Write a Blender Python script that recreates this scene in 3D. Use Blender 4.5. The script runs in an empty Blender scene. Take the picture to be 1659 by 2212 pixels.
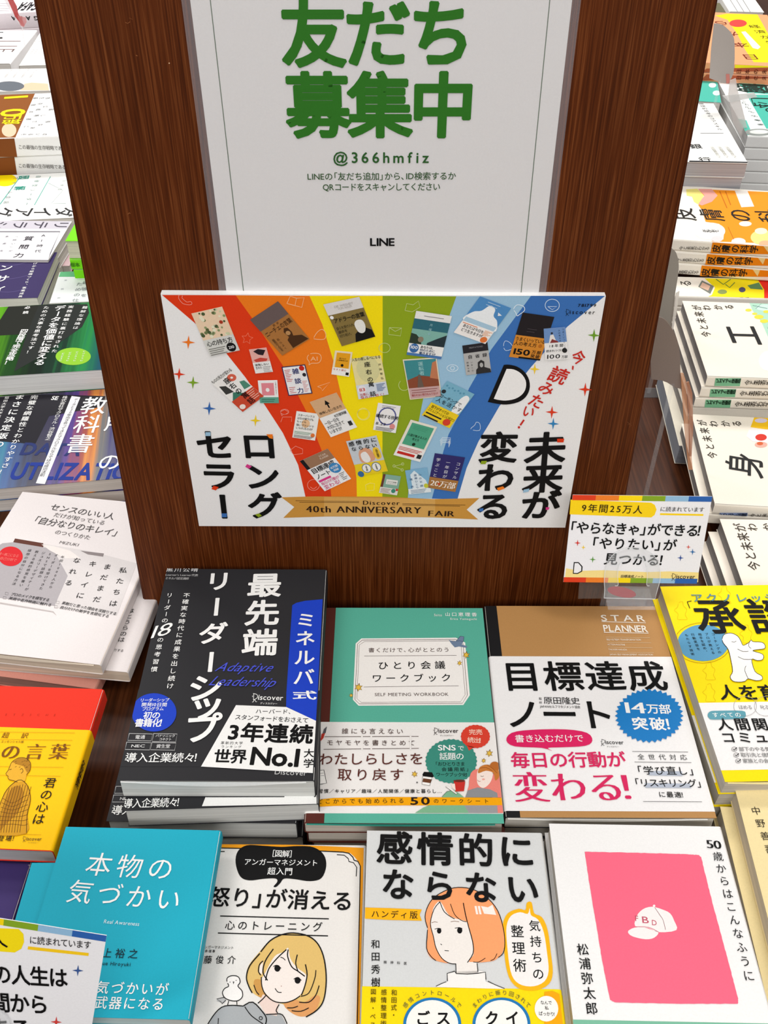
import bpy, math, random
import numpy as np
from mathutils import Vector, Matrix
from mathutils.geometry import tessellate_polygon
random.seed(7)
scene = bpy.context.scene
COL = scene.collection

# ------------------------------------------------------------------ camera
IMG_W, IMG_H = 1659.0, 2212.0
F_PX = 2070.0
PITCH = math.radians(41.4)
ROLL = math.radians(0.2)
CAM = np.array([0.0, -0.576, 0.638])
cam_d = bpy.data.cameras.new('camera')
cam = bpy.data.objects.new('camera', cam_d)
COL.objects.link(cam)
cam_d.sensor_fit = 'VERTICAL'
cam_d.sensor_height = 36.0
cam_d.lens = F_PX / IMG_H * 36.0
cam_d.clip_start = 0.02
CAM_R = (Matrix.Rotation(math.pi / 2 - PITCH, 3, 'X') @ Matrix.Rotation(ROLL, 3, 'Z'))
cam.matrix_world = Matrix.Translation(Vector(CAM)) @ CAM_R.to_4x4()
scene.camera = cam
RM = np.array(CAM_R)

# ------------------------------------------------------------------ world, lamps, exposure
scene.view_settings.view_transform = 'Standard'
scene.view_settings.look = 'None'
scene.view_settings.gamma = 1.0
scene.view_settings.use_curve_mapping = False
scene.view_settings.exposure = 0.0
w = bpy.data.worlds.new('shop_air')
scene.world = w
w.use_nodes = True
w.node_tree.nodes['Background'].inputs[0].default_value = (0.97, 0.98, 1.0, 1)
w.node_tree.nodes['Background'].inputs[1].default_value = 0.30


def ceiling_or_fill_light(loc, sx, sy, power, col=(1, 0.985, 0.965), aim=None):
    d = bpy.data.lights.new('ceiling_or_fill_lamp', 'AREA')
    d.shape = 'RECTANGLE'
    d.size, d.size_y = sx, sy
    d.energy = power
    d.color = col
    o = bpy.data.objects.new('ceiling_or_fill_lamp', d)
    COL.objects.link(o)
    o.location = loc
    if aim is not None:
        o.rotation_euler = (Vector(aim) - Vector(loc)).to_track_quat('-Z', 'Y').to_euler()
    return o


# rows of shop ceiling lamps: over the aisle on the viewer's side and over the far half of the table, plus one added frontal fill
ceiling_or_fill_light((-1.0, -0.7, 1.9), 0.25, 1.0, 9.5, aim=(0, -0.1, 0.05))
ceiling_or_fill_light((0.6, -0.45, 2.0), 0.4, 1.0, 12.0, aim=(0.1, -0.1, 0.05))
ceiling_or_fill_light((0.0, -2.3, 2.0), 2.2, 0.5, 39.0, aim=(0, 0.0, 0.2))  # added frontal fill, brightens the board and the page edges facing the viewer
ceiling_or_fill_light((0.0, 1.9, 2.0), 3.0, 0.5, 58.0, aim=(0.0, 1.2, 0.0))
ceiling_or_fill_light((-1.2, 0.9, 1.9), 0.3, 0.8, 10.0, aim=(-0.7, 0.7, 0.0))


# ------------------------------------------------------------------ helpers: materials
def lin(h):
    h = h.lstrip('#')
    v = [int(h[i:i + 2], 16) / 255 for i in (0, 2, 4)]
    return tuple(c / 12.92 if c <= 0.04045 else ((c + 0.055) / 1.055) ** 2.4 for c in v)


MATS = {}


def mat(col, rough=0.55, spec=0.16):
    """printed paper / card of one ink colour with a faint fibre mottling"""
    col = col.strip("#"); key = (col, rough, spec)
    if key in MATS:
        return MATS[key]
    m = bpy.data.materials.new('print_' + col.strip('#'))
    m.use_nodes = True
    nt = m.node_tree
    b = nt.nodes['Principled BSDF']
    c = lin(col)
    n = nt.nodes.new('ShaderNodeTexNoise')
    n.inputs['Scale'].default_value = 900
    mx = nt.nodes.new('ShaderNodeMix')
    mx.data_type = 'RGBA'
    mx.inputs[6].default_value = (*[x * 0.93 for x in c], 1)
    mx.inputs[7].default_value = (*[min(1, x * 1.05 + 0.001) for x in c], 1)
    tc = nt.nodes.new('ShaderNodeTexCoord')
    nt.links.new(tc.outputs['Object'], n.inputs['Vector'])
    nt.links.new(n.outputs['Fac'], mx.inputs[0])
    nt.links.new(mx.outputs[2], b.inputs['Base Color'])
    b.inputs['Roughness'].default_value = rough
    b.inputs['Specular IOR Level'].default_value = spec
    MATS[key] = m
    return m


def page_mat(col='D8D2C6', dark=0.72):
    key = ('page', col)
    if key in MATS:
        return MATS[key]
    m = bpy.data.materials.new('paper_edges_' + col)
    m.use_nodes = True
    nt = m.node_tree
    b = nt.nodes['Principled BSDF']
    tc = nt.nodes.new('ShaderNodeTexCoord')
    mp = nt.nodes.new('ShaderNodeMapping')
    mp.inputs['Scale'].default_value = (6, 6, 1600)
    n = nt.nodes.new('ShaderNodeTexNoise')
    n.inputs['Scale'].default_value = 1.0
    n.inputs['Detail'].default_value = 3
    r = nt.nodes.new('ShaderNodeValToRGB')
    c = lin(col)
    r.color_ramp.elements[0].position = 0.3
    r.color_ramp.elements[0].color = (*[x * dark for x in c], 1)
    r.color_ramp.elements[1].position = 0.6
    r.color_ramp.elements[1].color = (*c, 1)
    nt.links.new(tc.outputs['Object'], mp.inputs['Vector'])
    nt.links.new(mp.outputs['Vector'], n.inputs['Vector'])
    nt.links.new(n.outputs['Fac'], r.inputs['Fac'])
    nt.links.new(r.outputs['Color'], b.inputs['Base Color'])
    b.inputs['Roughness'].default_value = 0.8
    bp = nt.nodes.new('ShaderNodeBump')
    bp.inputs['Strength'].default_value = 0.3
    bp.inputs['Distance'].default_value = 0.0003
    nt.links.new(n.outputs['Fac'], bp.inputs['Height'])
    nt.links.new(bp.outputs['Normal'], b.inputs['Normal'])
    MATS[key] = m
    return m


def wood_mat(name, c0, c1, c2, axis='Z', rough=0.42):
    m = bpy.data.materials.new(name)
    m.use_nodes = True
    nt = m.node_tree
    b = nt.nodes['Principled BSDF']
    tc = nt.nodes.new('ShaderNodeTexCoord')
    mp = nt.nodes.new('ShaderNodeMapping')
    s = {'Z': (800, 800, 12), 'Y': (300, 7, 300), 'X': (7, 300, 300)}[axis]
    mp.inputs['Scale'].default_value = s
    n = nt.nodes.new('ShaderNodeTexNoise')
    n.inputs['Scale'].default_value = 1.0
    n.inputs['Detail'].default_value = 5
    n.inputs['Roughness'].default_value = 0.6
    r = nt.nodes.new('ShaderNodeValToRGB')
    r.color_ramp.elements[0].position = 0.36
    r.color_ramp.elements[0].color = (*lin(c0), 1)
    r.color_ramp.elements[1].position = 0.68
    r.color_ramp.elements[1].color = (*lin(c2), 1)
    e = r.color_ramp.elements.new(0.5)
    e.color = (*lin(c1), 1)
    mp2 = nt.nodes.new('ShaderNodeMapping')
    mp2.inputs['Scale'].default_value = {'Z': (42, 42, 2.6), 'Y': (22, 2, 22), 'X': (2, 22, 22)}[axis]
    n2 = nt.nodes.new('ShaderNodeTexNoise')
    n2.inputs['Scale'].default_value = 1.0
    n2.inputs['Detail'].default_value = 3
    n2.inputs['Distortion'].default_value = 0.8
    mx = nt.nodes.new('ShaderNodeMix')
    mx.data_type = 'RGBA'
    mx.blend_type = 'MULTIPLY'
    mx.inputs[0].default_value = 0.75
    r2 = nt.nodes.new('ShaderNodeValToRGB')
    r2.color_ramp.elements[0].position = 0.3
    r2.color_ramp.elements[0].color = (0.82, 0.80, 0.78, 1)
    r2.color_ramp.elements[1].position = 0.7
    r2.color_ramp.elements[1].color = (1.08, 1.08, 1.08, 1)
    nt.links.new(tc.outputs['Object'], mp.inputs['Vector'])
    nt.links.new(tc.outputs['Object'], mp2.inputs['Vector'])
    nt.links.new(mp.outputs['Vector'], n.inputs['Vector'])
    nt.links.new(mp2.outputs['Vector'], n2.inputs['Vector'])
    nt.links.new(n.outputs['Fac'], r.inputs['Fac'])
    nt.links.new(n2.outputs['Fac'], r2.inputs['Fac'])
    nt.links.new(r.outputs['Color'], mx.inputs[6])
    nt.links.new(r2.outputs['Color'], mx.inputs[7])
    nt.links.new(mx.outputs[2], b.inputs['Base Color'])
    b.inputs['Roughness'].default_value = rough
    b.inputs['Specular IOR Level'].default_value = 0.14
    bp = nt.nodes.new('ShaderNodeBump')
    bp.inputs['Strength'].default_value = 0.25
    bp.inputs['Distance'].default_value = 0.0004
    nt.links.new(n.outputs['Fac'], bp.inputs['Height'])
    nt.links.new(bp.outputs['Normal'], b.inputs['Normal'])
    return m


def streak_mat(name, stops, scale, rough=0.3, along='X'):
    """a printed cover of light streaks in several inks"""
    m = bpy.data.materials.new(name)
    m.use_nodes = True
    nt = m.node_tree
    b = nt.nodes['Principled BSDF']
    tc = nt.nodes.new('ShaderNodeTexCoord')
    mp = nt.nodes.new('ShaderNodeMapping')
    mp.inputs['Scale'].default_value = scale
    n = nt.nodes.new('ShaderNodeTexNoise')
    n.inputs['Scale'].default_value = 1.0
    n.inputs['Detail'].default_value = 2.5
    sep = nt.nodes.new('ShaderNodeSeparateXYZ')
    add = nt.nodes.new('ShaderNodeMath')
    add.operation = 'MULTIPLY_ADD'
    add.inputs[1].default_value = 0.28
    mr = nt.nodes.new('ShaderNodeMapRange')
    mr.inputs['From Min'].default_value = -0.075
    mr.inputs['From Max'].default_value = 0.075
    mr.inputs['To Min'].default_value = -0.14
    mr.inputs['To Max'].default_value = 0.86
    r = nt.nodes.new('ShaderNodeValToRGB')
    els = r.color_ramp.elements
    els[0].position, els[0].color = stops[0][0], (*lin(stops[0][1]), 1)
    els[1].position, els[1].color = stops[-1][0], (*lin(stops[-1][1]), 1)
    for p, c in stops[1:-1]:
        e = els.new(p)
        e.color = (*lin(c), 1)
    nt.links.new(tc.outputs['Object'], mp.inputs['Vector'])
    nt.links.new(mp.outputs['Vector'], n.inputs['Vector'])
    nt.links.new(tc.outputs['Object'], sep.inputs[0])
    nt.links.new(sep.outputs[along], mr.inputs[0])
    nt.links.new(n.outputs['Fac'], add.inputs[0])
    nt.links.new(mr.outputs[0], add.inputs[2])
    nt.links.new(add.outputs[0], r.inputs['Fac'])
    nt.links.new(r.outputs['Color'], b.inputs['Base Color'])
    b.inputs['Roughness'].default_value = rough
    return m


def clear_mat(name='clear_plastic', tint=(0.96, 0.97, 0.97), rough=0.08, ior=1.3):
    m = bpy.data.materials.new(name)
    m.use_nodes = True
    nt = m.node_tree
    b = nt.nodes['Principled BSDF']
    b.inputs['Base Color'].default_value = (*tint, 1)
    b.inputs['Roughness'].default_value = rough
    b.inputs['Transmission Weight'].default_value = 1.0
    b.inputs['IOR'].default_value = ior
    n = nt.nodes.new('ShaderNodeTexNoise')
    n.inputs['Scale'].default_value = 60
    bp = nt.nodes.new('ShaderNodeBump')
    bp.inputs['Strength'].default_value = 0.05
    bp.inputs['Distance'].default_value = 0.001
    nt.links.new(n.outputs['Fac'], bp.inputs['Height'])
    nt.links.new(bp.outputs['Normal'], b.inputs['Normal'])
    return m


def film_mat(name, col, alpha, rough=0.2):
    """thin translucent film: part of the light passes straight through, the rest is tinted sheet"""
    m = bpy.data.materials.new(name)
    m.use_nodes = True
    nt = m.node_tree
    b = nt.nodes['Principled BSDF']
    b.inputs['Base Color'].default_value = (*lin(col), 1)
    b.inputs['Roughness'].default_value = rough
    b.inputs['Alpha'].default_value = alpha
    n = nt.nodes.new('ShaderNodeTexNoise')
    n.inputs['Scale'].default_value = 40
    bp = nt.nodes.new('ShaderNodeBump')
    bp.inputs['Strength'].default_value = 0.1
    bp.inputs['Distance'].default_value = 0.001
    nt.links.new(n.outputs['Fac'], bp.inputs['Height'])
    nt.links.new(bp.outputs['Normal'], b.inputs['Normal'])
    return m


# ------------------------------------------------------------------ helpers: pixels of the photograph <-> world
def ray(x, y):
    d = RM @ np.array([(x - IMG_W / 2), -(y - IMG_H / 2), -F_PX])
    return d / np.linalg.norm(d)


def project(P):
    q = RM.T @ (np.asarray(P) - CAM)
    return np.array([IMG_W / 2 + F_PX * q[0] / -q[2], IMG_H / 2 - F_PX * q[1] / -q[2]])


def hit(x, y, P0, N):
    d = ray(x, y)
    t = np.dot(P0 - CAM, N) / np.dot(d, N)
    return CAM + d * t


def rotm(ax, a):
    return np.array(Matrix.Rotation(a, 3, Vector(ax)))


FRAMES = {'flat': (np.array([1., 0, 0]), np.array([0, 1., 0]), np.array([0, 0, 1.])),
          'wall': (np.array([1., 0, 0]), np.array([0, 0, 1.]), np.array([0, -1., 0]))}


def fit_rect(px, level, kind='flat', wh=(None, None), tilt_w=12.0, base_tilt=0.0):
    """real rectangle (centre, turn, slight tilt, size) whose corners TL TR BR BL meet the given photo points"""
    X0, Y0, N0 = FRAMES[kind]
    if base_tilt:
        R = rotm(X0, base_tilt)
        X0, Y0, N0 = R @ X0, R @ Y0, R @ N0
        Nc = FRAMES[kind][2]
    else:
        Nc = N0
    P0 = Nc * level
    known = [(i, p) for i, p in enumerate(px) if p is not None]
    pts = {i: hit(p[0], p[1], P0, Nc) for i, p in known}
    sx = (-1, 1, 1, -1)
    sy = (1, 1, -1, -1)
    w0 = wh[0] or 0.13
    h0 = wh[1] or 0.18
    if 0 in pts and 1 in pts:
        w0 = wh[0] or np.linalg.norm(pts[0] - pts[1])
        if 3 in pts:
            h0 = wh[1] or np.linalg.norm(pts[0] - pts[3])
        yaw0 = math.atan2(np.dot(pts[1] - pts[0], Y0), np.dot(pts[1] - pts[0], X0))
    elif 2 in pts and 3 in pts:
        yaw0 = math.atan2(np.dot(pts[2] - pts[3], Y0), np.dot(pts[2] - pts[3], X0))
    else:
        yaw0 = 0
    c = np.mean([pts[i] - X0 * sx[i] * w0 / 2 - Y0 * sy[i] * h0 / 2 for i, _ in known], axis=0)
    q0 = np.array([np.dot(c, X0), np.dot(c, FRAMES[kind][1]), yaw0, 0, 0, w0, h0])
    Yc = FRAMES[kind][1]

    def frame(q):
        R = rotm(N0, q[2]) @ rotm(X0, q[3]) @ rotm(Y0, q[4])
        return X0 * q[0] + Yc * q[1] + P0, R @ X0, R @ Y0, R @ N0

    def res(q):
        C, X, Y, N = frame(q)
        r = []
        for i, p in known:
            r += list(project(C + X * sx[i] * q[5] / 2 + Y * sy[i] * q[6] / 2) - np.array(p, float))
        r += [math.degrees(q[3]) * tilt_w, math.degrees(q[4]) * tilt_w]
        r += [(q[5] - w0) * (20000 if wh[0] else 5), (q[6] - h0) * (20000 if wh[1] else 5)]
        return np.array(r)
    q = q0
    for _ in range(25):
        r = res(q)
        J = np.zeros((len(r), 7))
        for k in range(7):
            d = q.copy()
            d[k] += 1e-5
            J[:, k] = (res(d) - r) / 1e-5
        st = np.linalg.lstsq(J.T @ J + 1e-3 * np.eye(7), -J.T @ r, rcond=None)[0]
        q = q + np.clip(st, -0.2, 0.2)
    C, X, Y, N = frame(q)
    e = res(q)[:2 * len(known)]
    return C, X, Y, N, q[5], q[6], float(np.abs(e).max())


# ------------------------------------------------------------------ helpers: glyphs and print
GL = {}
RAD = {'m': 0.007, 'b': 0.017, 'h': 0.025, 'x': 0.030}


def glyph(ch, st):
    key = (ch, st)
    if key in GL:
        return GL[key]
    off = {'s': -0.014}.get(st, 0.0)
    cu = bpy.data.curves.new('glyph', 'FONT')
    cu.body = ch
    cu.size = 1
    cu.offset = off
    cu.resolution_u = 3
    ob = bpy.data.objects.new('glyph', cu)
    COL.objects.link(ob)
    dg = bpy.context.evaluated_depsgraph_get()
    me = bpy.data.meshes.new_from_object(ob.evaluated_get(dg))
    bpy.data.objects.remove(ob)
    bpy.data.curves.remove(cu)
    V = np.array([v.co[:2] for v in me.vertices]) if len(me.vertices) else np.zeros((0, 2))
    Fc = [tuple(p.vertices) for p in me.polygons]
    bpy.data.meshes.remove(me)
    nbase = max(1, len(V))
    box = (V[:, 0].min(), V[:, 0].max(), V[:, 1].min(), V[:, 1].max()) if len(V) else (0, 0.3, 0, 0.3)
    if st in ('b', 'h', 'x', 'm') and len(V):
        r = RAD[st]
        cnt = {}
        for f in Fc:
            for a, b in zip(f, f[1:] + f[:1]):
                k = (min(a, b), max(a, b))
                cnt[k] = cnt.get(k, 0) + 1
        nv = [tuple(v) for v in V]
        nf = list(Fc)
        used = set()
        for (a, b), c in cnt.items():
            if c != 1:
                continue
            p, q = V[a], V[b]
            d = q - p
            L = np.linalg.norm(d)
            if L < 1e-6:
                continue
            d = d / L
            n = np.array([-d[1], d[0]]) * r
            e = d * r * 0.5 if st == 'x' else d * 0
            i = len(nv)
            nv += [tuple(p + n - e), tuple(p - n - e), tuple(q - n + e), tuple(q + n + e)]
            nf.append((i, i + 1, i + 2, i + 3))
            used.update((a, b))
        for a in used:
            i = len(nv)
            k = 6
            nv += [(V[a][0] + r * math.cos(t * 2 * math.pi / k), V[a][1] + r * math.sin(t * 2 * math.pi / k)) for t in range(k)]
            nf.append(tuple(range(i, i + k)))
        V, Fc = np.array(nv), nf
    elif st == 's' and len(V):
        nv, nf = [], []
        for k in range(4):
            i = len(nv)
            nv += [(x + (k - 1.5) * 0.024, y) for x, y in V]
            nf += [tuple(j + i for j in f) for f in Fc]
        V, Fc = np.array(nv), nf
    V = np.array(V, float).reshape(-1, 2)
    Z = np.zeros(len(V))
    Fo = []
    seen = -1
    for k, f in enumerate(Fc):
        A = sum(V[f[i]][0] * V[f[(i + 1) % len(f)]][1] - V[f[(i + 1) % len(f)]][0] * V[f[i]][1] for i in range(len(f)))
        Fo.append(tuple(f) if A >= 0 else tuple(reversed(f)))
    if st in ('b', 'h', 'x', 'm', 's') and len(V):
        grp = {}
        for k, f in enumerate(Fc):
            if f[0] >= nbase:
                g = (k * 7) % 37 + 1 if st != 's' else 1 + (f[0] // nbase)
                for j in f:
                    Z[j] = g
    GL[key] = (V, Fo, box, Z)
    return GL[key]


_b = glyph('国', 'n')[2]
CX, CY = (_b[0] + _b[1]) / 2, (_b[2] + _b[3]) / 2
EM = (_b[3] - _b[2]) / 0.93


def wide(ch):
    return ord(ch) > 0x2E00 or ch in '…「」、。！'


ROTV = 'ー―…「」（）()〜[]＝=／'


MERGED = {'lettering', 'drawn_woman', 'drawn_girl', 'drawn_bird', 'drawn_cup', 'drawn_pen', 'drawn_notebook', 'drawn_figure', 'drawn_cap', 'drawn_monk', 'printed_bird', 'script', 'photo_band', 'printed_letter', 'faint_figures', 'frame_lines'}


class Print:
    """collects flat print on one plane of a thing; every named part becomes one mesh"""

    def __init__(self, owner, O, X, Y, lift=0.0):
        self.o, self.O, self.X, self.Y = owner, O, X, Y
        self.N = np.cross(X, Y)
        self.c = (0, 0, 1.0)
        self.lift = lift
        self.parts = {}
        self.k = 0
        self.held = None
        self.bound = None
        self.band = None

    def uv(self, x, y):
        P = hit(x / self.c[2] + self.c[0], y / self.c[2] + self.c[1], self.O, self.N)
        d = P - self.O
        return np.array([np.dot(d, self.X), np.dot(d, self.Y)])

    def put(self, part, col, V, Fc, lay, Z=None):
        if self.bound is not None and len(V):
            V = np.asarray(V, float)
            xa, xb, ya, yb = self.bound
            m = V.mean(axis=0) if Z is not None else None
            if m is not None and not (xa < m[0] < xb and ya < m[1] < yb):
                return
            if (V[:, 0] > xb).all() or (V[:, 0] < xa).all() or (V[:, 1] > yb).all() or (V[:, 1] < ya).all():
                return
            V = np.clip(V, [xa, ya], [xb, yb])
        if self.held is not None:
            part, key = self.held[0], self.held
        elif part in MERGED:
            key = (part, 0)
        else:
            key = (part, self.k)
        key = (*key, bool(self.band is not None and lay >= 10))
        d = self.parts.setdefault(key, ([], [], [], []))
        i = len(d[0])
        z = self.lift + lay * 4e-5 + 4e-5
        if Z is None:
            Z = np.zeros(len(V))
        W = np.asarray(V, float)
        W = self.O[None] + W[:, :1] * self.X[None] + W[:, 1:2] * self.Y[None] + (z + np.asarray(Z)[:, None] * 1e-6) * self.N[None]
        d[0].extend(map(tuple, W))
        d[1].extend(tuple(j + i for j in f) for f in Fc)
        if col not in d[3]:
            d[3].append(col)
        d[2].extend([d[3].index(col)] * len(Fc))

    # horizontal text from the left end (x0,y0) to the right end (x1,y1); s is the glyph height, all in photo points
    def t(self, text, x0, y0, x1, y1, s, col='1A1A1A', st='b', part='lettering', lay=9, skew=0.0, xs=None):
        a, b = self.uv(x0, y0), self.uv(x1, y1)
        L = np.linalg.norm(b - a)
        d = (b - a) / L
        n = np.array([-d[1], d[0]])
        mx, my = (x0 + x1) / 2, (y0 + y1) / 2
        dx, dy = x1 - x0, y1 - y0
        ll = math.hypot(dx, dy)
        px, py = -dy / ll * s / 2, dx / ll * s / 2
        em = abs(np.dot(self.uv(mx + px, my + py) - self.uv(mx - px, my - py), n)) / (1.0 + 1.7 * RAD.get(st, 0))
        if not any(wide(c) for c in text):
            em /= 0.76
        adv = []
        for ch in text:
            if ch == ' ':
                adv.append(0.35)
            elif wide(ch):
                adv.append(0.55 if ch in '、。「」！？' else 1.0)
            else:
                bb = glyph(ch, st)[2]
                adv.append((bb[1] - bb[0]) / EM + 0.10)
        tot = sum(adv) * em
        nn = max(1, len(text) - 1)
        gap, k = (L - tot) / nn, xs or 1.0
        if xs:
            gap = (L - tot * xs) / nn
        elif gap < 0:
            k = L / tot
            gap = 0
        elif not any(wide(c) for c in text) and len(text) < 7:
            k = min(1.5 if len(text) < 4 else 1.2, L / tot)
            gap = (L - tot * k) / nn
        pos = 0
        for ch, ad in zip(text, adv):
            wd = ad * em * k
            if ch != ' ':
                V, Fc, bb, gz = glyph(ch, st)
                if wide(ch):
                    cx = (CX - 0.2 * EM) if ch in '、。' else CX - 0.24 * EM if ch == '」' else CX + 0.24 * EM if ch == '「' else CX
                    cy = CY
                else:
                    cx = (bb[0] + bb[1]) / 2
                    cy = 0.36 * EM
                if len(V):
                    lx = (V[:, 0] - cx) / EM * em * k
                    ly = (V[:, 1] - cy) / EM * em
                    lx = lx + skew * ly
                    c = a + d * (pos + wd / 2)
                    W = c[None, :] + lx[:, None] * d[None, :] + ly[:, None] * n[None, :]
                    self.put(part, col, W, Fc, lay, gz)
            pos += wd + gap

    # vertical text from the top (x0,y0) to the bottom (x1,y1); s is the glyph width
    def v(self, text, x0, y0, x1, y1, s, col='1A1A1A', st='b', part='lettering', lay=9, ys=1.0):
        a, b = self.uv(x0, y0), self.uv(x1, y1)
        L = np.linalg.norm(b - a)
        dn = (b - a) / L
        rt = np.array([-dn[1], dn[0]])
        mx, my = (x0 + x1) / 2, (y0 + y1) / 2
        ll = math.hypot(x1 - x0, y1 - y0)
        px, py = (y1 - y0) / ll * s / 2, -(x1 - x0) / ll * s / 2
        em = abs(np.dot(self.uv(mx + px, my + py) - self.uv(mx - px, my - py), rt)) / (1.0 + 1.7 * RAD.get(st, 0))
        n = len(text)
        ev = em * ys
        step = (L - ev) / max(1, n - 1)
        for i, ch in enumerate(text):
            if ch == ' ':
                continue
            V, Fc, bb, gz = glyph(ch, st)
            if not len(V):
                continue
            if wide(ch):
                lx, ly = (V[:, 0] - CX) / EM, (V[:, 1] - CY) / EM
            else:
                lx, ly = (V[:, 0] - (bb[0] + bb[1]) / 2) / EM, (V[:, 1] - 0.36 * EM) / EM
            if ch in ROTV:
                lx, ly = ly, -lx
            elif ch in '、。':
                lx, ly = lx + 0.6, ly + 0.55
            elif ch in 'っゃゅょッャュョェィァォ':
                lx, ly = lx + 0.08, ly + 0.08
            c = a + dn * (ev / 2 + step * i)
            W = c[None, :] + (lx * em)[:, None] * rt[None, :] - (ly * ev)[:, None] * dn[None, :]
            self.put(part, col, W, Fc, lay, gz)

    def p(self, pts, col, part='printed_shape', lay=2, smooth=0):
        self.k += 1
        if smooth:
            pts = catmull(pts, smooth, True)
        U = [self.uv(*q) for q in pts]
        tri = tessellate_polygon([[Vector((u[0], u[1], 0)) for u in U]])
        out = []
        for a, b, c in tri:
            A = (U[b][0] - U[a][0]) * (U[c][1] - U[a][1]) - (U[b][1] - U[a][1]) * (U[c][0] - U[a][0])
            out.append((a, b, c) if A > 0 else (a, c, b))
        self.put(part, col, U, out, lay)

    def e(self, cx, cy, rx, ry, col, part='printed_shape', lay=3, n=28, rot=0.0):
        c, s = math.cos(rot), math.sin(rot)
        self.p([(cx + rx * math.cos(t) * c - ry * math.sin(t) * s, cy + rx * math.cos(t) * s + ry * math.sin(t) * c)
                for t in [2 * math.pi * i / n for i in range(n)]], col, part, lay)

    def l(self, pts, w, col='1A1A1A', part='printed_line', lay=6, smooth=0, closed=False):
        self.k += 1
        if smooth:
            pts = catmull(pts, smooth, closed)
        elif closed:
            pts = list(pts) + [pts[0]]
        pts = [np.array(q, float) for q in pts]
        V, Fc = [], []
        for i, q in enumerate(pts):
            d = pts[min(i + 1, len(pts) - 1)] - pts[max(i - 1, 0)]
            L = np.linalg.norm(d) or 1
            n = np.array([-d[1], d[0]]) / L * w / 2
            V += [self.uv(*(q + n)), self.uv(*(q - n))]
        for i in range(len(pts) - 1):
            a = i * 2
            Fc.append((a, a + 2, a + 3, a + 1))
        self.put(part, col, V, Fc, lay)

    def ring(self, cx, cy, rx, ry, w, col, lay=6, part='printed_line', a0=0, a1=360):
        self.l([(cx + rx * math.cos(math.radians(t)), cy + ry * math.sin(math.radians(t)))
                for t in np.linspace(a0, a1, 29)], w, col, part, lay)

    def spark(self, cx, cy, r, col, lay=5, part='printed_star'):
        pts = []
        for i in range(8):
            a = math.pi / 4 * i - math.pi / 2 + 0.05
            q = r if i % 2 == 0 else r * 0.25
            pts.append((cx + q * math.cos(a), cy + q * math.sin(a)))
        self.p(pts, col, part, lay)

    def star(self, cx, cy, r, col='E8BE4A', n=6, inner=0.45, lay=5, part='printed_star', out=None):
        pts = []
        for i in range(2 * n):
            a = math.pi / n * i - math.pi / 2 + 0.15
            q = r if i % 2 == 0 else r * inner
            pts.append((cx + q * math.cos(a), cy + q * math.sin(a)))
        old = self.held
        self.held = old or (part, 's%d' % self.k)
        if out:
            self.l(pts, r * 0.14, out, part, lay + 1, closed=True)
        self.p(pts, col, part, lay)
        self.held = old

    def burst(self, cx, cy, rx, ry, col, n=24, inner=0.93, lay=4, rot=0.0, part='printed_badge'):
        pts = []
        for i in range(2 * n):
            a = math.pi / n * i + rot
            q = 1 if i % 2 == 0 else inner
            pts.append((cx + rx * q * math.cos(a), cy + ry * q * math.sin(a)))
        self.p(pts, col, part, lay)

    def logo(self, x0, y0, x1, y1, s, col='222222', sub=None, lay=9):
        """publisher's word mark: a D on two little legs and iscover"""
        dx, dy = x1 - x0, y1 - y0
        L = math.hypot(dx, dy)
        ux, uy = dx / L, dy / L
        vx, vy = -uy, ux
        q = lambda a, b: (x0 + ux * a * s + vx * b * s, y0 + uy * a * s + vy * b * s)
        lw = s * 0.075
        self.l([q(.28, -.5), q(.24, .35), q(.28, .42), q(.75, .18), q(.88, -.12), q(.72, -.42), q(.16, -.55)], lw, col, 'lettering', lay, 3)
        self.l([q(.42, .36), q(.2, .78), q(.06, .8)], lw, col, 'lettering', lay)
        self.l([q(.42, .36), q(.66, .76), q(.8, .68)], lw, col, 'lettering', lay)
        self.l([q(.08, -.2), q(.08, 0)], lw, col, 'lettering', lay)
        f = 0.95 * s / L
        self.t('iscover', x0 + dx * f, y0 + dy * f, x1, y1, s * 0.86, col, 'm', lay=lay)
        if sub:
            a, b = q(1.3, .95), q(1.3, .95)
            self.t(sub, a[0], a[1], a[0] + dx * .55, a[1] + dy * .55, s * 0.33, col, 'n', lay=lay)

    def flush(self):
        for (name, _, on_band), (V, Fc, mi, cols) in self.parts.items():
            M = self.o.matrix_world.inverted()
            me = bpy.data.meshes.new(name)
            me.from_pydata([tuple(M @ Vector(v)) for v in V], [], Fc)
            for c in cols:
                me.materials.append(mat(c))
            me.polygons.foreach_set('material_index', mi)
            ob = bpy.data.objects.new(name, me)
            COL.objects.link(ob)
            ob.parent = self.band if on_band else self.o


def catmull(pts, k, closed):
    P = [np.array(q, float) for q in pts]
    n = len(P)
    out = []
    rng = range(n) if closed else range(n - 1)
    for i in rng:
        if closed:
            a, b, c, d = P[(i - 1) % n], P[i], P[(i + 1) % n], P[(i + 2) % n]
        else:
            a, b, c, d = P[max(i - 1, 0)], P[i], P[i + 1], P[min(i + 2, n - 1)]
        for j in range(k):
            t = j / k
            out.append(tuple(0.5 * ((2 * b) + (-a + c) * t + (2 * a - 5 * b + 4 * c - d) * t * t + (-a + 3 * b - 3 * c + d) * t ** 3)))
    if not closed:
        out.append(tuple(P[-1]))
    else:
        out.append(out[0])
        out.pop()
    return out


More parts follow.
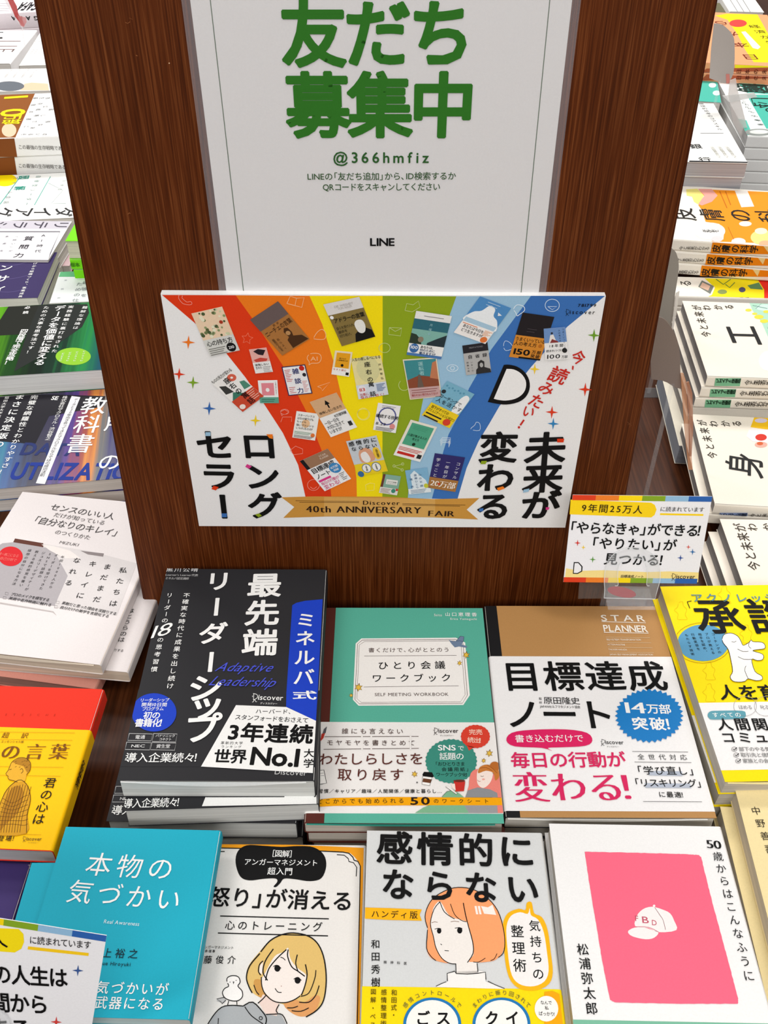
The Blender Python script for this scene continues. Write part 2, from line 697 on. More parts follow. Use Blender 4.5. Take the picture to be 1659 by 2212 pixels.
# ------------------------------------------------------------------ helpers: meshes
def mesh_obj(name, V, Fc, m, parent=None, mi=None, smooth=False):
    me = bpy.data.meshes.new(name)
    me.from_pydata([tuple(v) for v in V], [], Fc)
    for q in (m if isinstance(m, (list, tuple)) else [m]):
        me.materials.append(q)
    if mi:
        me.polygons.foreach_set('material_index', mi)
    if smooth:
        me.polygons.foreach_set('use_smooth', [True] * len(Fc))
    o = bpy.data.objects.new(name, me)
    COL.objects.link(o)
    if parent:
        o.parent = parent
    return o


def box_vf(x0, x1, y0, y1, z0, z1, b=0.0):
    V = [(x0, y0, z0), (x1, y0, z0), (x1, y1, z0), (x0, y1, z0), (x0, y0, z1), (x1, y0, z1), (x1, y1, z1), (x0, y1, z1)]
    Fc = [(0, 3, 2, 1), (4, 5, 6, 7), (0, 1, 5, 4), (1, 2, 6, 5), (2, 3, 7, 6), (3, 0, 4, 7)]
    return V, Fc


def extrude(profile, y0, y1, rot=0, sharp=True):
    """closed profile in (x,z), swept along y; rot turns it in quarter turns"""
    n = len(profile)
    V = [(x, y0, z) for x, z in profile] + [(x, y1, z) for x, z in profile]
    Fc = [(i, (i + 1) % n, n + (i + 1) % n, n + i) for i in range(n)]
    tri = tessellate_polygon([[Vector((x, z, 0)) for x, z in profile]])
    Fc += [tuple(t) for t in tri] + [tuple(n + i for i in reversed(t)) for t in tri]
    return V, Fc


def fix_normals(o):
    import bmesh
    bm = bmesh.new()
    bm.from_mesh(o.data)
    bmesh.ops.recalc_face_normals(bm, faces=bm.faces)
    bm.to_mesh(o.data)
    bm.free()


def empty(name, M, label=None, cat=None, group=None):
    o = bpy.data.objects.new(name, None)
    o.empty_display_size = 0.02
    COL.objects.link(o)
    o.matrix_world = M
    tag(o, label, cat, group)
    return o


def tag(o, label=None, cat=None, group=None, kind=None):
    if label:
        o['label'] = label
    if cat:
        o['category'] = cat
    if group:
        o['group'] = group
    if kind:
        o['kind'] = kind
    return o


def frame_matrix(O, X, Y, N):
    return Matrix(((X[0], Y[0], N[0], O[0]), (X[1], Y[1], N[1], O[1]), (X[2], Y[2], N[2], O[2]), (0, 0, 0, 1)))


QT = {'R': 0, 'B': 1, 'L': 2, 'F': 3}    # where the spine is: right, back, left, front


def book_mesh(e, w, h, T, spine, cover, pages, ct=0.0003, hard=False, rr=0.0022):
    """cover wrapped round the page block, in the book's own axes, base at z=0"""
    q = QT[spine]
    if q % 2:
        W, H = h, w
    else:
        W, H = w, h
    # spine at +x of the working frame
    ext = 0.0
    r = min(rr, T * 0.35)
    arc = lambda cx, cz, a0, a1, rad: [(cx + rad * math.cos(math.radians(a)), cz + rad * math.sin(math.radians(a))) for a in np.linspace(a0, a1, 6)]
    x1 = W / 2
    outer = [(-W / 2, T)] + list(reversed(arc(x1 - r, T - r, 0, 90, r))) + list(reversed(arc(x1 - r, r, -90, 0, r))) + [(-W / 2, 0)]
    ri = max(r - ct, 0.0004)
    inner = [(-W / 2, ct)] + arc(x1 - r, r, -90, 0, ri) + arc(x1 - r, T - r, 0, 90, ri) + [(-W / 2, T - ct)]
    prof = outer + inner
    V, Fc = extrude(prof, -H / 2, H / 2)
    a = [0, -math.pi / 2 * -1, math.pi, -math.pi / 2][q] if q else 0
    a = {0: 0, 1: math.pi / 2, 2: math.pi, 3: -math.pi / 2}[q]
    ca, sa = math.cos(a), math.sin(a)
    rotf = lambda vs: [(x * ca - y * sa, x * sa + y * ca, z) for x, y, z in vs]
    c = mesh_obj('cover', rotf(V), Fc, cover, e)
    fix_normals(c)
    g = 0.003 if hard else 0.0007
    V, Fc = box_vf(-W / 2 + g, W / 2 - ct - r * 0.25, -H / 2 + g, H / 2 - g, ct, T - ct)
    # page block bulges a little: slanted fore-edge
    V = [(x + (0.0008 if (x < 0 and z > T / 2) else 0), y, z) for x, y, z in V]
    pb = mesh_obj('page_block', rotf(V), Fc, pages, e)
    return c, pb


class Book:
    def __init__(self, name, label, px, z, T, spine='R', cover='EEEEEE', pages='D6D0C4', wh=(None, None), cat='book',
                 group=None, tilt=12.0, hard=False, cm=None, grow=0.0):
        C, X, Y, N, w, h, err = fit_rect(px, z, 'flat', wh, tilt)
        print('FIT %-26s z=%.3f w=%.3f h=%.3f err=%.1f tilt=%.1f yaw=%.1f' % (label[:26], z, w, h, err, math.degrees(math.acos(min(1, N[2]))), math.degrees(math.atan2(X[1], X[0]))))
        self.build(name, label, C, X, Y, N, w, h, T, spine, cover, pages, cat, group, hard, cm)

    def build(self, name, label, C, X, Y, N, w, h, T, spine, cover, pages, cat, group, hard, cm):
        self.args = (name, spine, cover, pages, cat, group, hard, cm)
        self.C, self.X, self.Y, self.N, self.w, self.h, self.T = C, X, Y, N, w, h, T
        self.e = empty(name, frame_matrix(C - N * T, X, Y, N), label, cat, group)
        bpy.context.view_layer.update()
        self.cover, self.pb = book_mesh(self.e, w, h, T, spine, cm or mat(cover), page_mat(pages), hard=hard)
        self.spine = spine
        self.top = Print(self.e, C, X, Y)
        c_ = 0.0018
        self.top.bound = (-w / 2 + c_ * (spine == 'L'), w / 2 - c_ * (spine == 'R'), -h / 2 + c_ * (spine == 'F'), h / 2 - c_ * (spine == 'B'))
        self.extra = []
        self.obis = []

    def lower(self, label, dx=0.0, dy=0.0, yaw=0.0, T=None, gap=0.0003, z=None):
        """another copy directly beneath, shifted a little"""
        b = Book.__new__(Book)
        T2 = T or self.T
        up = np.array([0, 0, 1.0])
        X = self.X * np.array([1, 1, 0])
        X = X / np.linalg.norm(X)
        R = rotm(up, math.radians(yaw))
        X = R @ X
        Y = np.cross(up, X)
        zz = min((self.C - self.N * self.T + self.X * sx * self.w / 2 + self.Y * sy * self.h / 2)[2] for sx in (-1, 1) for sy in (-1, 1))
        C = np.array([self.C[0] + dx, self.C[1] + dy, zz - gap])
        name, spine, cover, pages, cat, group, hard, cm = self.args
        b.build(name, label, C, X, Y, up, self.w, self.h, T2, spine, cover, pages, cat, group, hard, cm)
        b.obi_like(self)
        return b

    def obi_like(self, src):
        for a in src.obis:
            self.obi(*a)

    def obi(self, v0, v1, col, m=None, name='paper_band'):
        """paper band wrapped over cover and spine; v0..v1 run along the spine direction in metres"""
        self.obis.append((v0, v1, col, m, name))
        q = QT[self.spine]
        W, H = (self.h, self.w) if q % 2 else (self.w, self.h)
        T, o = self.T, 0.00016
        r = min(0.0022, T * 0.35)
        arc = lambda cx, cz, a0, a1, rad: [(cx + rad * math.cos(math.radians(a)), cz + rad * math.sin(math.radians(a))) for a in np.linspace(a0, a1, 6)]
        x1 = W / 2
        line = [(-W / 2 - 0.0002, T + o)] + list(reversed(arc(x1 - r, T - r, 0, 90, r + o))) + list(reversed(arc(x1 - r, r, -90, 0, r + 0.00002)))
        a = {0: 0, 1: math.pi / 2, 2: math.pi, 3: -math.pi / 2}[q]
        ca, sa = math.cos(a), math.sin(a)
        V = []
        for x, z in line:
            for y in (v0, v1):
                V.append((x * ca - y * sa, x * sa + y * ca, z))
        Fc = [(2 * i, 2 * i + 1, 2 * i + 3, 2 * i + 2) for i in range(len(line) - 1)]
        ob = mesh_obj(name, V, Fc, m or mat(col), self.e)
        self.top.lift = 0.0002
        self.top.band = ob
        return ob

    def vpx(self, x, y, c=(0, 0, 1)):
        """coordinate along the spine direction of a photo point on the cover"""
        s = self.top.c
        self.top.c = c
        u = self.top.uv(x, y)
        self.top.c = s
        q = QT[self.spine]
        return {0: u[1], 1: -u[0], 2: -u[1], 3: u[0]}[q]

    def front(self):
        """print plane on the side facing the viewer"""
        O = self.C - self.Y * (self.h / 2) - self.N * self.T / 2
        p = Print(self.e, O, self.X, self.N, 0.0003)
        p.bound = (-self.w / 2, self.w / 2, -self.T * 0.492, self.T * 0.492)
        self.extra.append(p)
        return p

    def fy(self, p, x):
        """height (in the current crop's points) of the middle of the front side at crop x"""
        y = (project(p.O)[1] - p.c[1]) * p.c[2]
        for _ in range(3):
            u = p.uv(x, y)[0]
            y = (project(p.O + p.X * u)[1] - p.c[1]) * p.c[2]
        return y

    def right(self):
        O = self.C + self.X * (self.w / 2) - self.N * self.T / 2
        p = Print(self.e, O, self.Y, self.N, 0.0003)
        p.bound = (-self.h / 2, self.h / 2, -self.T * 0.492, self.T * 0.492)
        self.extra.append(p)
        return p

    def flap(self, col='F2EFE8', lift=0.004, side='F'):
        """loose sheet bowing out between cover and pages at the front edge"""
        n = 14
        V, Fc = [], []
        y = -self.h / 2
        for i in range(n + 1):
            t = i / n
            x = -self.w / 2 + 0.002 + (self.w - 0.008) * t
            dz = lift * math.sin(math.pi * t) ** 1.3
            V += [(x, y - 0.0004, self.T - 0.0007), (x, y - 0.0009, self.T - 0.0009 - dz), (x, y + 0.001, self.T - 0.0009 - dz)]
        for i in range(n):
            a = 3 * i
            Fc += [(a, a + 1, a + 4, a + 3), (a + 1, a + 2, a + 5, a + 4)]
        return mesh_obj('jacket_flap', V, Fc, mat(col), self.e)

    def done(self):
        self.top.flush()
        for p in self.extra:
            p.flush()


Z1, Z2, Z3, Z4 = (0, 0, 3.16), (0, 600, 3.95), (0, 1000, 3.686), (0, 1450, 2.902)
Z5, Z6, Z7, Z8 = (1400, 0, 4.425), (1350, 400, 4.424), (1350, 850, 4.424), (400, 0, 1.8433)
A1, A2, A3, A4 = (330, 610, 3.318), (820, 610, 3.318), (400, 860, 3.6065), (820, 860, 3.456)
A5, A6, A7, A8 = (1180, 1040, 4.1475), (220, 1200, 3.190), (660, 1290, 3.770), (1040, 1280, 3.072)
B1, B2, B3, B4 = (1400, 1240, 4.255), (420, 1760, 4.046), (760, 1760, 3.6065), (1160, 1700, 3.3246)
B5, B6, B7 = (0, 1780, 3.456), (0, 0, 8.295), (1480, 0, 5.82)
K, WH, GR = '0B0B0C', 'F4F4F2', '555555'
# ================================================================== the setting
fl = mesh_obj('floor', *box_vf(-4, 4, -3, 6, -0.80, -0.75), wood_mat('floor_boards', '4A3426', '6B4C38', '7E5C46', 'Y', 0.5))
tag(fl, kind='structure')
ce = mesh_obj('ceiling', *box_vf(-4, 4, -3, 6, 2.4, 2.45), mat('C9C4BC', 0.9))
tag(ce, kind='structure')

# ---- the big table
table = empty('display_table', Matrix.Translation((0, 0.55, -0.75)), 'dark brown wooden table carrying all the book piles and the board', 'table')
bpy.context.view_layer.update()
TW = wood_mat('table_wood', '361A0A', '46230F', '542E17', 'Y', 0.35)
V, Fc = box_vf(-1.35, 1.35, -1.25, 2.9, 0.715, 0.75)
mesh_obj('tabletop', V, Fc, TW, table)
V, Fc = box_vf(-1.1, 1.1, -1.2, 2.85, 0.63, 0.715)
mesh_obj('apron', V, Fc, TW, table)
for sx in (-1, 1):
    for y in (-1.15, 2.8):
        mesh_obj('leg', *box_vf(sx * 1.05 - 0.03, sx * 1.05 + 0.03, y - 0.03, y + 0.03, 0, 0.63), TW, table)

# ---- upright board
def wallpt(x, y, off=0.0):
    return hit(x, y, np.array([0, -off, 0.0]), np.array([0, -1.0, 0]))
a, b = wallpt(75, 0), wallpt(266, 1050)
c, d = wallpt(1548, 0), wallpt(1353, 1055)
def atz(p, q, z):
    t = (z - p[2]) / (q[2] - p[2])
    return p[0] + (q[0] - p[0]) * t
zt = 0.66
BT = 0.018
xl0, xl1, xr0, xr1 = atz(a, b, 0.0), atz(a, b, zt), atz(c, d, 0.0), atz(c, d, zt)
print('BOARD', xl0, xl1, xr0, xr1)
BW = wood_mat('board_wood', '421B05', '5A290B', '78421F', 'Z', 0.5)
board = empty('display_board', Matrix.Translation((0, 0, 0)), 'tall reddish brown wooden board standing upright behind the front book piles', 'board')
bpy.context.view_layer.update()
V = [(xl0, 0, 0), (xr0, 0, 0), (xr0, BT, 0), (xl0, BT, 0), (xl1, 0, zt), (xr1, 0, zt), (xr1, BT, zt), (xl1, BT, zt)]
o = mesh_obj('panel', V, [(0, 3, 2, 1), (4, 5, 6, 7), (0, 1, 5, 4), (1, 2, 6, 5), (2, 3, 7, 6), (3, 0, 4, 7)], BW, board)
bv = o.modifiers.new('b', 'BEVEL'); bv.width = 0.0008; bv.segments = 2
EB = wood_mat('board_edge', '3A160A', '4A2010', '5A2A16', 'Z', 0.4)
for s, x0, x1 in ((-1, xl0, xl1), (1, xr0, xr1)):
    V = [(x0, 0.001, 0), (x0 + s * .0008, 0.001, 0), (x0 + s * .0008, BT - .001, 0), (x0, BT - .001, 0),
         (x1, 0.001, zt), (x1 + s * .0008, 0.001, zt), (x1 + s * .0008, BT - .001, zt), (x1, BT - .001, zt)]
    mesh_obj('edge_band', V, [(0, 3, 2, 1), (4, 5, 6, 7), (0, 1, 5, 4), (1, 2, 6, 5), (2, 3, 7, 6), (3, 0, 4, 7)], EB, board)
P = Print(board, np.array([0., 0, 0]), np.array([1., 0, 0]), np.array([0, 0, 1.]))
P.c = Z1
P.p([(1150, 428), (1158, 426), (1160, 434), (1152, 436)], 'D8B08A', 'scratch', 1)
P.l([(855, 152), (872, 160), (888, 148)], 4, '8E5530', 'scratch', 1)
P.l([(880, 122), (905, 132)], 3, '7C4626', 'scratch', 1)
P.l([(872, 1462), (884, 1452), (890, 1458)], 4, '9A6038', 'scratch', 1)
P.l([(928, 376), (938, 382)], 5, '9A6038', 'scratch', 1)
P.c = Z7
P.l([(20, 270), (60, 305), (45, 320)], 3, '7C4A2C', 'scratch', 1)
P.l([(25, 300), (65, 280)], 2, '7C4A2C', 'scratch', 1)
P.flush()

# ---- laminated notice
def panel(name, label, cat, px, level, th, m, kind='wall', wh=(None, None), part='sheet', tilt=12., base=0.0, edge=None):
    C, X, Y, N, w, h, err = fit_rect(px, level, kind, wh, tilt, base)
    print('FIT %-26s w=%.3f h=%.3f err=%.1f' % (label[:26], w, h, err))
    e = empty(name, frame_matrix(C - Y * h / 2, X, Y, N), label, cat)
    bpy.context.view_layer.update()
    V, Fc = box_vf(-w / 2, w / 2, 0, h, -th, 0)
    mesh_obj(part, V, Fc, m, e)
    return e, C, X, Y, N, w, h

# ================================================================== notice
PAPER = 'EDEAE8'
e, C, X, Y, N, w_, h_ = panel('notice_sheet', 'tall white laminated notice with big green lettering, upper middle of the board', 'notice',
                              [(402.5, -60), (1242, -60), (1162, 660), (494, 660)], 0.0009, 0.0003, mat(PAPER, 0.35), part='paper')
g = 0.0048
V, Fc = box_vf(-w_ / 2 - g, w_ / 2 + g, -g, h_ + g, 0.0001, 0.0003)
lam = mesh_obj('lamination', V, Fc, film_mat('laminate', 'D2D4DA', 0.11, 0.3), e)
P = Print(e, C, X, Y, -0.00003)
GN = '2F7322'
P.c = Z8
P.t('友だち', 386, 138, 1146, 138, 284, GN, 'x')
P.t('募集中', 404, 425, 1150, 425, 270, GN, 'x')
P.t('@366hmfiz', 588, 627, 972, 627, 44, '2F5E2C', 'b')
P.t('LINEの「友だち追加」から、ID検索するか', 486, 703, 1078, 700, 32, '3A5A34', 'm')
P.t('QRコードをスキャンしてください', 547, 745, 1016, 743, 32, '3A5A34', 'm')
P.t('LINE', 735, 963, 835, 963, 32, K, 'h')
P.l([(95, -30), (100, 0), (237, 1200)], 3.2, '55684F', lay=3)
P.l([(1455, -30), (1452, 0), (1334, 1200)], 3.2, '55684F', lay=3)
P.held = None
P.flush()

# ================================================================== poster
e, C, X, Y, N, w_, h_ = panel('poster_board', 'white foam poster with rainbow stripes of small book covers, below the notice', 'poster',
                              [(348, 635.6), (1308.8, 638.6), (1220.8, 1139.8), (428.6, 1136.5)], 0.0056, 0.0051, mat('F0EFEE', 0.45), part='foam_panel')
P = Print(e, C, X, Y)
RD, OR, YE, GE, LB, BL = 'E03A12', 'F07C1A', 'FBE10A', '8EA51C', '9BC2DC', '3B70B6'
c1 = [(350, 637), (420, 697), (488, 762), (530, 815), (572, 875), (611, 935), (644, 1004), (660.6, 1076)]
c2 = [(509, 637.7), (541, 682), (559, 709), (610, 788), (662, 889), (694, 971), (712, 1032), (716, 1076)]
c3 = [(668.5, 639), (696, 700), (720, 779), (739.7, 865.5), (757.7, 951.5), (770, 1032), (771, 1076)]
c4 = [(826.6, 639), (826.5, 800), (826, 1076)]
c5 = [(985.8, 640), (970.7, 682), (935, 790), (914, 862), (904, 912), (888, 996), (880.8, 1077)]
c6 = [(1147, 639), (1133, 658), (1061, 755), (1013, 839), (989, 900.5), (969, 938), (957.4, 975.7), (944.4, 1033.6), (933, 1077)]
c7 = [(1307, 639), (1225, 706), (1148.5, 791), (1100, 851), (1079, 877), (1057, 915), (1034, 952.6), (1008, 1010.5), (988, 1078.5)]
for a, b, col in ((c1, c2, RD), (c2, c3, OR), (c3, c4, YE), (c4, c5, GE), (c5, c6, LB), (c6, c7, BL)):
    P.p(a + b[::-1], col, 'stripe', 1)
# gold ribbon
P.p([(608, 1074), (677, 1072), (826, 1072.5), (936, 1078), (1035.6, 1075.6), (1008, 1100.7), (1032.7, 1121.9), (936, 1117.5), (850, 1116), (705, 1115.5), (612, 1118.4), (635.7, 1095)], 'CF9540', 'ribbon', 3)
P.p([(700, 1073), (940, 1078), (940, 1117), (700, 1115)], 'D9A558', 'ribbon', 4)
P.c = A3
P.l([(860, 798), (1355, 803)], 3, '4A2A12')
P.l([(890, 810), (1355, 812)], 3, '4A2A12')
P.t('40th ANNIVERSARY', 940, 862, 1840, 872, 52, '2A1508', 's')
P.t('Discover', 1385, 812, 1672, 815, 34, '2A1508', 's')
P.c = A4
P.l([(170, 787), (640, 797)], 3, '4A2A12')
P.l([(170, 796), (600, 805)], 3, '4A2A12')
P.t('FAIR', 362, 858, 560, 862, 42, '2A1508', 's')
# great letters
P.c = A3
P.v('ロング', 565, 262, 632, 938, 284, K, 'x')
P.v('セラー', 222, 250, 303, 945, 292, K, 'x')
P.p([(632, 279), (682, 279), (683, 315), (655, 308)], 'F07C1A', lay=11)
P.p([(483, 511), (520, 529), (498, 548), (468, 532)], 'D83A8A', lay=11)
P.p([(545, 905), (575, 895), (598, 912), (572, 925)], '8EA51C', lay=11)
P.p([(158, 262), (198, 262), (198, 292), (158, 292)], '9BC2DC', lay=11)
P.p([(222, 680), (262, 690), (240, 716), (205, 706)], RD, lay=11)
P.p([(285, 895), (325, 895), (325, 925), (285, 925)], BL, lay=11)
P.c = A4
P.v('変わる', 897, 260, 838, 908, 284, K, 'x')
P.v('未来が', 1247, 260, 1193, 905, 302, K, 'x')
P.p([(1325, 300), (1378, 300), (1372, 328), (1325, 328)], RD, lay=11)
P.p([(760, 466), (802, 466), (790, 490), (752, 490)], '8EA51C', lay=11)
P.p([(1075, 680), (1118, 672), (1112, 696), (1070, 704)], '9BC2DC', lay=11)
P.p([(875, 668), (920, 655), (935, 672), (885, 690)], 'F07C1A', lay=11)
P.p([(745, 822), (775, 818), (772, 842), (740, 845)], BL, lay=11)
P.p([(1240, 812), (1268, 812), (1262, 830), (1240, 832)], 'D83A8A', lay=11)
P.c = A2
RR = 'CC2A20'
P.t('今', 1378, 528, 1468, 548, 104, RR, 'b')
P.p([(1380, 595), (1392, 598), (1388, 626), (1378, 622)], RR, lay=9)
P.t('読', 1222, 645, 1345, 690, 124, RR, 'b')
P.t('み', 1152, 735, 1243, 785, 106, RR, 'b')
P.t('た', 1078, 830, 1170, 872, 106, RR, 'b')
P.c = A4
P.t('い', 1068, 90, 1155, 108, 96, RR, 'b')
P.l([(1078, 160), (1050, 200)], 13, RR, lay=9)
P.e(1040, 216, 9, 9, RR, lay=9)
P.c = A2
P.t('781799', 1420, 163, 1552, 163, 22, K, 'b')
P.logo(1330, 210, 1545, 212, 34, K)
P.c = (0, 0, 1)
for x, y, r, col in ((407, 739, 15, 'F07A20'), (387, 808, 14, 'E03A1A'), (417, 826, 14, '7FA82A'), (452, 882, 15, '3468B0'), (552, 908, 13, 'F2D024'),
                     (1155, 797, 12, 'F6D02A'), (1283, 724, 14, '6FA02A'), (1264, 841, 15, 'E03A1A'), (1192, 890, 14, 'E03A1A'), (1195, 915, 13, '2E86C0')):
    P.spark(x, y, r, col)
# plain letter D in place of the publisher's figure
P.c = A2
dpts = [(775, 855), (890, 590)] + catmull([(890, 590), (925, 588), (985, 602), (1040, 642), (1072, 700), (1074, 765), (1045, 822), (990, 858), (910, 874), (840, 868), (775, 855)], 3, False)[1:-1]
P.p(dpts, K, lay=7, part='printed_letter')
P.p([(818, 832), (910, 618)] + catmull([(910, 618), (960, 622), (1012, 650), (1046, 700), (1047, 755), (1022, 800), (972, 832), (905, 845), (850, 840), (818, 832)], 3, False)[1:-1], 'F4F2F0', lay=8, part='printed_letter')

# small line icons on the stripes
P.c = A1
P.l([(190, 90), (185, 110), (215, 150), (265, 160), (282, 150), (270, 135), (245, 140), (210, 110), (215, 95)], 4, 'F59A88', smooth=2)
P.star(677, 402, 45, 'F07A5C', 5, 0.5, 2)
P.star(677, 402, 37, RD, 5, 0.5, 3)
P.l([(962, 150), (985, 98), (1030, 112), (1085, 108), (1068, 178), (1020, 165), (962, 150)], 5, 'F8BE88', closed=True)
P.l([(1030, 112), (1020, 165)], 4, 'F8BE88')
P.l([(1130, 510), (1190, 510), (1208, 540), (1190, 575), (1140, 578), (1120, 590), (1122, 570), (1106, 540)], 5, 'F8BE88', closed=True, smooth=3)
P.t('AI', 1128, 545, 1184, 545, 30, 'F8BE88', 'm')
P.l([(1180, 745), (1270, 715), (1215, 775), (1205, 755), (1180, 745)], 4, 'F8BE88')
P.l([(915, 925), (945, 910), (975, 928), (950, 945), (935, 945), (925, 955), (920, 940)], 4, 'F59A88', closed=True)
P.l([(1155, 395), (1180, 355), (1215, 335), (1240, 365), (1230, 405), (1165, 405)], 5, 'F8BE88', smooth=3, closed=True)
P.ring(1510, 945, 45, 40, 5, 'F8EA70')
P.c = A3
P.ring(775, 105, 32, 20, 4, 'F59A88')
P.l([(745, 185), (760, 145), (830, 145), (828, 182)], 4, 'F59A88')
P.l([(818, 405), (860, 372), (915, 395), (915, 430), (845, 440)], 4, 'F59A88', closed=True)
P.ring(1000, 675, 47, 42, 4, 'F59A88')
P.l([(975, 690), (1000, 705), (1025, 688)], 4, 'F59A88', smooth=3)
P.ring(1387, 120, 44, 44, 5, 'F8EA70')
P.l([(1405, 675), (1440, 660), (1475, 665), (1470, 715), (1410, 722)], 5, 'F8EA70', closed=True)
P.c = A2
P.l([(182, 200), (195, 150), (240, 160), (278, 132), (290, 175), (235, 210), (182, 200)], 4, 'C8D488')
P.l([(70, 322), (158, 325), (150, 382), (66, 372)], 4, 'C8D488', closed=True)
P.l([(72, 324), (112, 350), (156, 328)], 4, 'C8D488')
P.ring(35, 468, 40, 34, 4, 'C8D488')
P.ring(175, 735, 38, 38, 4, 'C8D488', a0=-60, a1=230)
P.ring(522, 613, 40, 24, 4, 'E4F0F8')
P.ring(522, 613, 14, 14, 4, 'E4F0F8')
P.l([(960, 190), (985, 160), (1030, 170), (1038, 200), (1000, 230), (985, 238), (975, 215)], 5, 'E4F0F8', closed=True, smooth=3)
P.l([(888, 455), (900, 418), (935, 432), (955, 470), (905, 487)], 4, 'C8DCF2', closed=True, smooth=3)
P.ring(1237, 163, 51, 44, 5, 'C8DCF2')
P.l([(1205, 172), (1237, 195), (1270, 172), (1205, 172)], 4, 'C8DCF2')
P.c = A4
P.l([(108, 508), (172, 490)], 4, 'C8D488'); P.l([(108, 508), (168, 532)], 4, 'C8D488')
for x, y in ((108, 505), (172, 490), (168, 534)):
    P.ring(x, y, 9, 9, 4, 'C8D488')
for i in range(4):
    P.l([(450 + i * 2, 318 + i * 12), (470, 292 + i * 12), (530, 296 + i * 12), (515, 328 + i * 12)], 4, 'E4F0F8')
P.l([(680, 230), (710, 200), (722, 178), (748, 190), (745, 240)], 4, 'C8DCF2', closed=True, smooth=3)


class Thumb:
    """a small book cover printed on the poster; u,v run 0..1 from its top left corner"""

    def __init__(self, crop, q, base, lay=12):
        P.c = crop
        P.k += 1
        P.held = ('cover_picture', 'c%d' % P.k)
        self.q, self.lay = q, lay
        self.crop = crop
        self.rect(0, 0, 1, 1, base)

    def at(self, u, v):
        a, b, c, d = [np.array(k, float) for k in self.q]
        r = a * (1 - u) * (1 - v) + b * u * (1 - v) + c * u * v + d * (1 - u) * v
        return tuple(r)

    def rect(self, u0, v0, u1, v1, col, dl=0):
        P.p([self.at(u0, v0), self.at(u1, v0), self.at(u1, v1), self.at(u0, v1)], col, 'cover_picture', self.lay + dl)

    def poly(self, pts, col, dl=2, sm=0):
        P.p([self.at(*k) for k in pts], col, 'cover_picture', self.lay + dl, sm)

    def oval(self, u, v, r, col, dl=2, k=1.0):
        wd = np.linalg.norm(np.array(self.at(1, 0)) - np.array(self.at(0, 0)))
        hd = np.linalg.norm(np.array(self.at(0, 1)) - np.array(self.at(0, 0)))
        P.p([self.at(u + r * math.cos(t), v + r * k * wd / hd * math.sin(t)) for t in np.linspace(0, 2 * math.pi, 19)[:-1]], col, 'cover_picture', self.lay + dl)

    def t(self, s, u0, v, u1, hgt, col=K, st='m', dv=0.0, dl=4):
        a, b = self.at(u0, v), self.at(u1, v + dv)
        hd = np.linalg.norm(np.array(self.at(0, 1)) - np.array(self.at(0, 0)))
        P.t(s, a[0], a[1], b[0], b[1], hgt * hd, col, st, 'cover_lettering', self.lay + dl)

    def v(self, s, u, v0, v1, wid, col=K, st='m', dl=4):
        a, b = self.at(u, v0), self.at(u, v1)
        wd = np.linalg.norm(np.array(self.at(1, 0)) - np.array(self.at(0, 0)))
        P.v(s, a[0], a[1], b[0], b[1], wid * wd, col, st, 'cover_lettering', self.lay + dl)

    def bars(self, u0, u1, v0, v1, n, col, wd=0.012, dl=4):
        for i in range(n):
            v = v0 + (v1 - v0) * i / max(1, n - 1)
            self.rect(u0, v, u1 - 0.05 * (i % 3), v + wd, col, dl)


R = random.Random(3)
T = Thumb(A1, [(277, 220), (497, 170), (625, 483), (412, 527)], 'EBCFB0')
for i in range(46):
    u, v = R.random(), R.random() ** 0.8 * 0.6
    if 0.3 < u < 0.75 and 0.12 < v < 0.3: continue
    T.oval(max(.05, min(.95, u)), max(.03, v), 0.03 + 0.03 * R.random(), R.choice(['4A5A38', 'C9CFA8', '6E7A4E', 'E8E4C8', '8C9A6A']), 1 + i % 3)
T.oval(.78, .32, .06, 'A83A22', 4)
T.rect(0, .63, 1, 1, 'D6D6D0', 5)
T.t('心の持ち方', .06, .73, .92, .12, K, 'm', dl=9)
T.bars(.05, .6, .84, .97, 4, '66645E', .014, 9)
T.oval(.78, .89, .15, '151515', 9)
T.t('210', .68, .89, .88, .06, 'F4F4F4', 'm', dl=12)
T = Thumb(A1, [(697, 265), (898, 132), (1125, 403), (928, 522)], 'A9713A')
T.rect(0, 0, 1, .33, '685856', 2)
T.t('ニーチェの言葉', .04, .46, .95, .12, '38200E', 'm')
T.t('超訳', .4, .37, .6, .05, '38200E', 'n')
T.poly([(.42, .98), (.45, .78), (.55, .74), (.52, .6), (.6, .53), (.7, .56), (.72, .68), (.68, .76), (.9, .84), (.98, .98)], '4A2C14', 2)
T.oval(.61, .66, .07, 'B98A58', 3)
T.v('最高の人生を', .12, .6, .93, .08, '38200E', 'n'); T.v('自らよく', .24, .64, .93, .08, '38200E', 'n')
T = Thumb(A1, [(1222, 155), (1480, 100), (1595, 385), (1355, 455)], '84703E')
T.rect(0, 0, 1, .27, 'DDD9D6', 2)
T.t('DIE WEISHEIT', .25, .11, .78, .05, 'A8A098', 'n'); T.t('VON ADLER', .32, .17, .72, .05, 'A8A098', 'n')
T.t('アドラーの言葉', .08, .42, .95, .11, K, 'b')
T.oval(.07, .33, .05, 'EEEEEE')
T.poly([(.42, 1), (.5, .82), (.62, .76), (.85, .74), (.98, .82), (1, 1)], '15130F', 3)
T.poly([(.6, .78), (.58, .6), (.68, .52), (.82, .54), (.86, .66), (.8, .8), (.7, .84)], 'E8E6E0', 4, 3)
T.t('自らを受け入れ、', .06, .6, .6, .07, K, 'n'); T.t('運命を', .06, .69, .34, .07, K, 'n'); T.t('切り拓け。', .06, .78, .42, .07, K, 'n')
T = Thumb(A1, [(690, 478), (815, 463), (862, 637), (737, 650)], 'E8B0A6')
T.poly([(.2, .1), (.5, .02), (.9, .1), (.7, .3), (.45, .25)], '2A2026', 2)
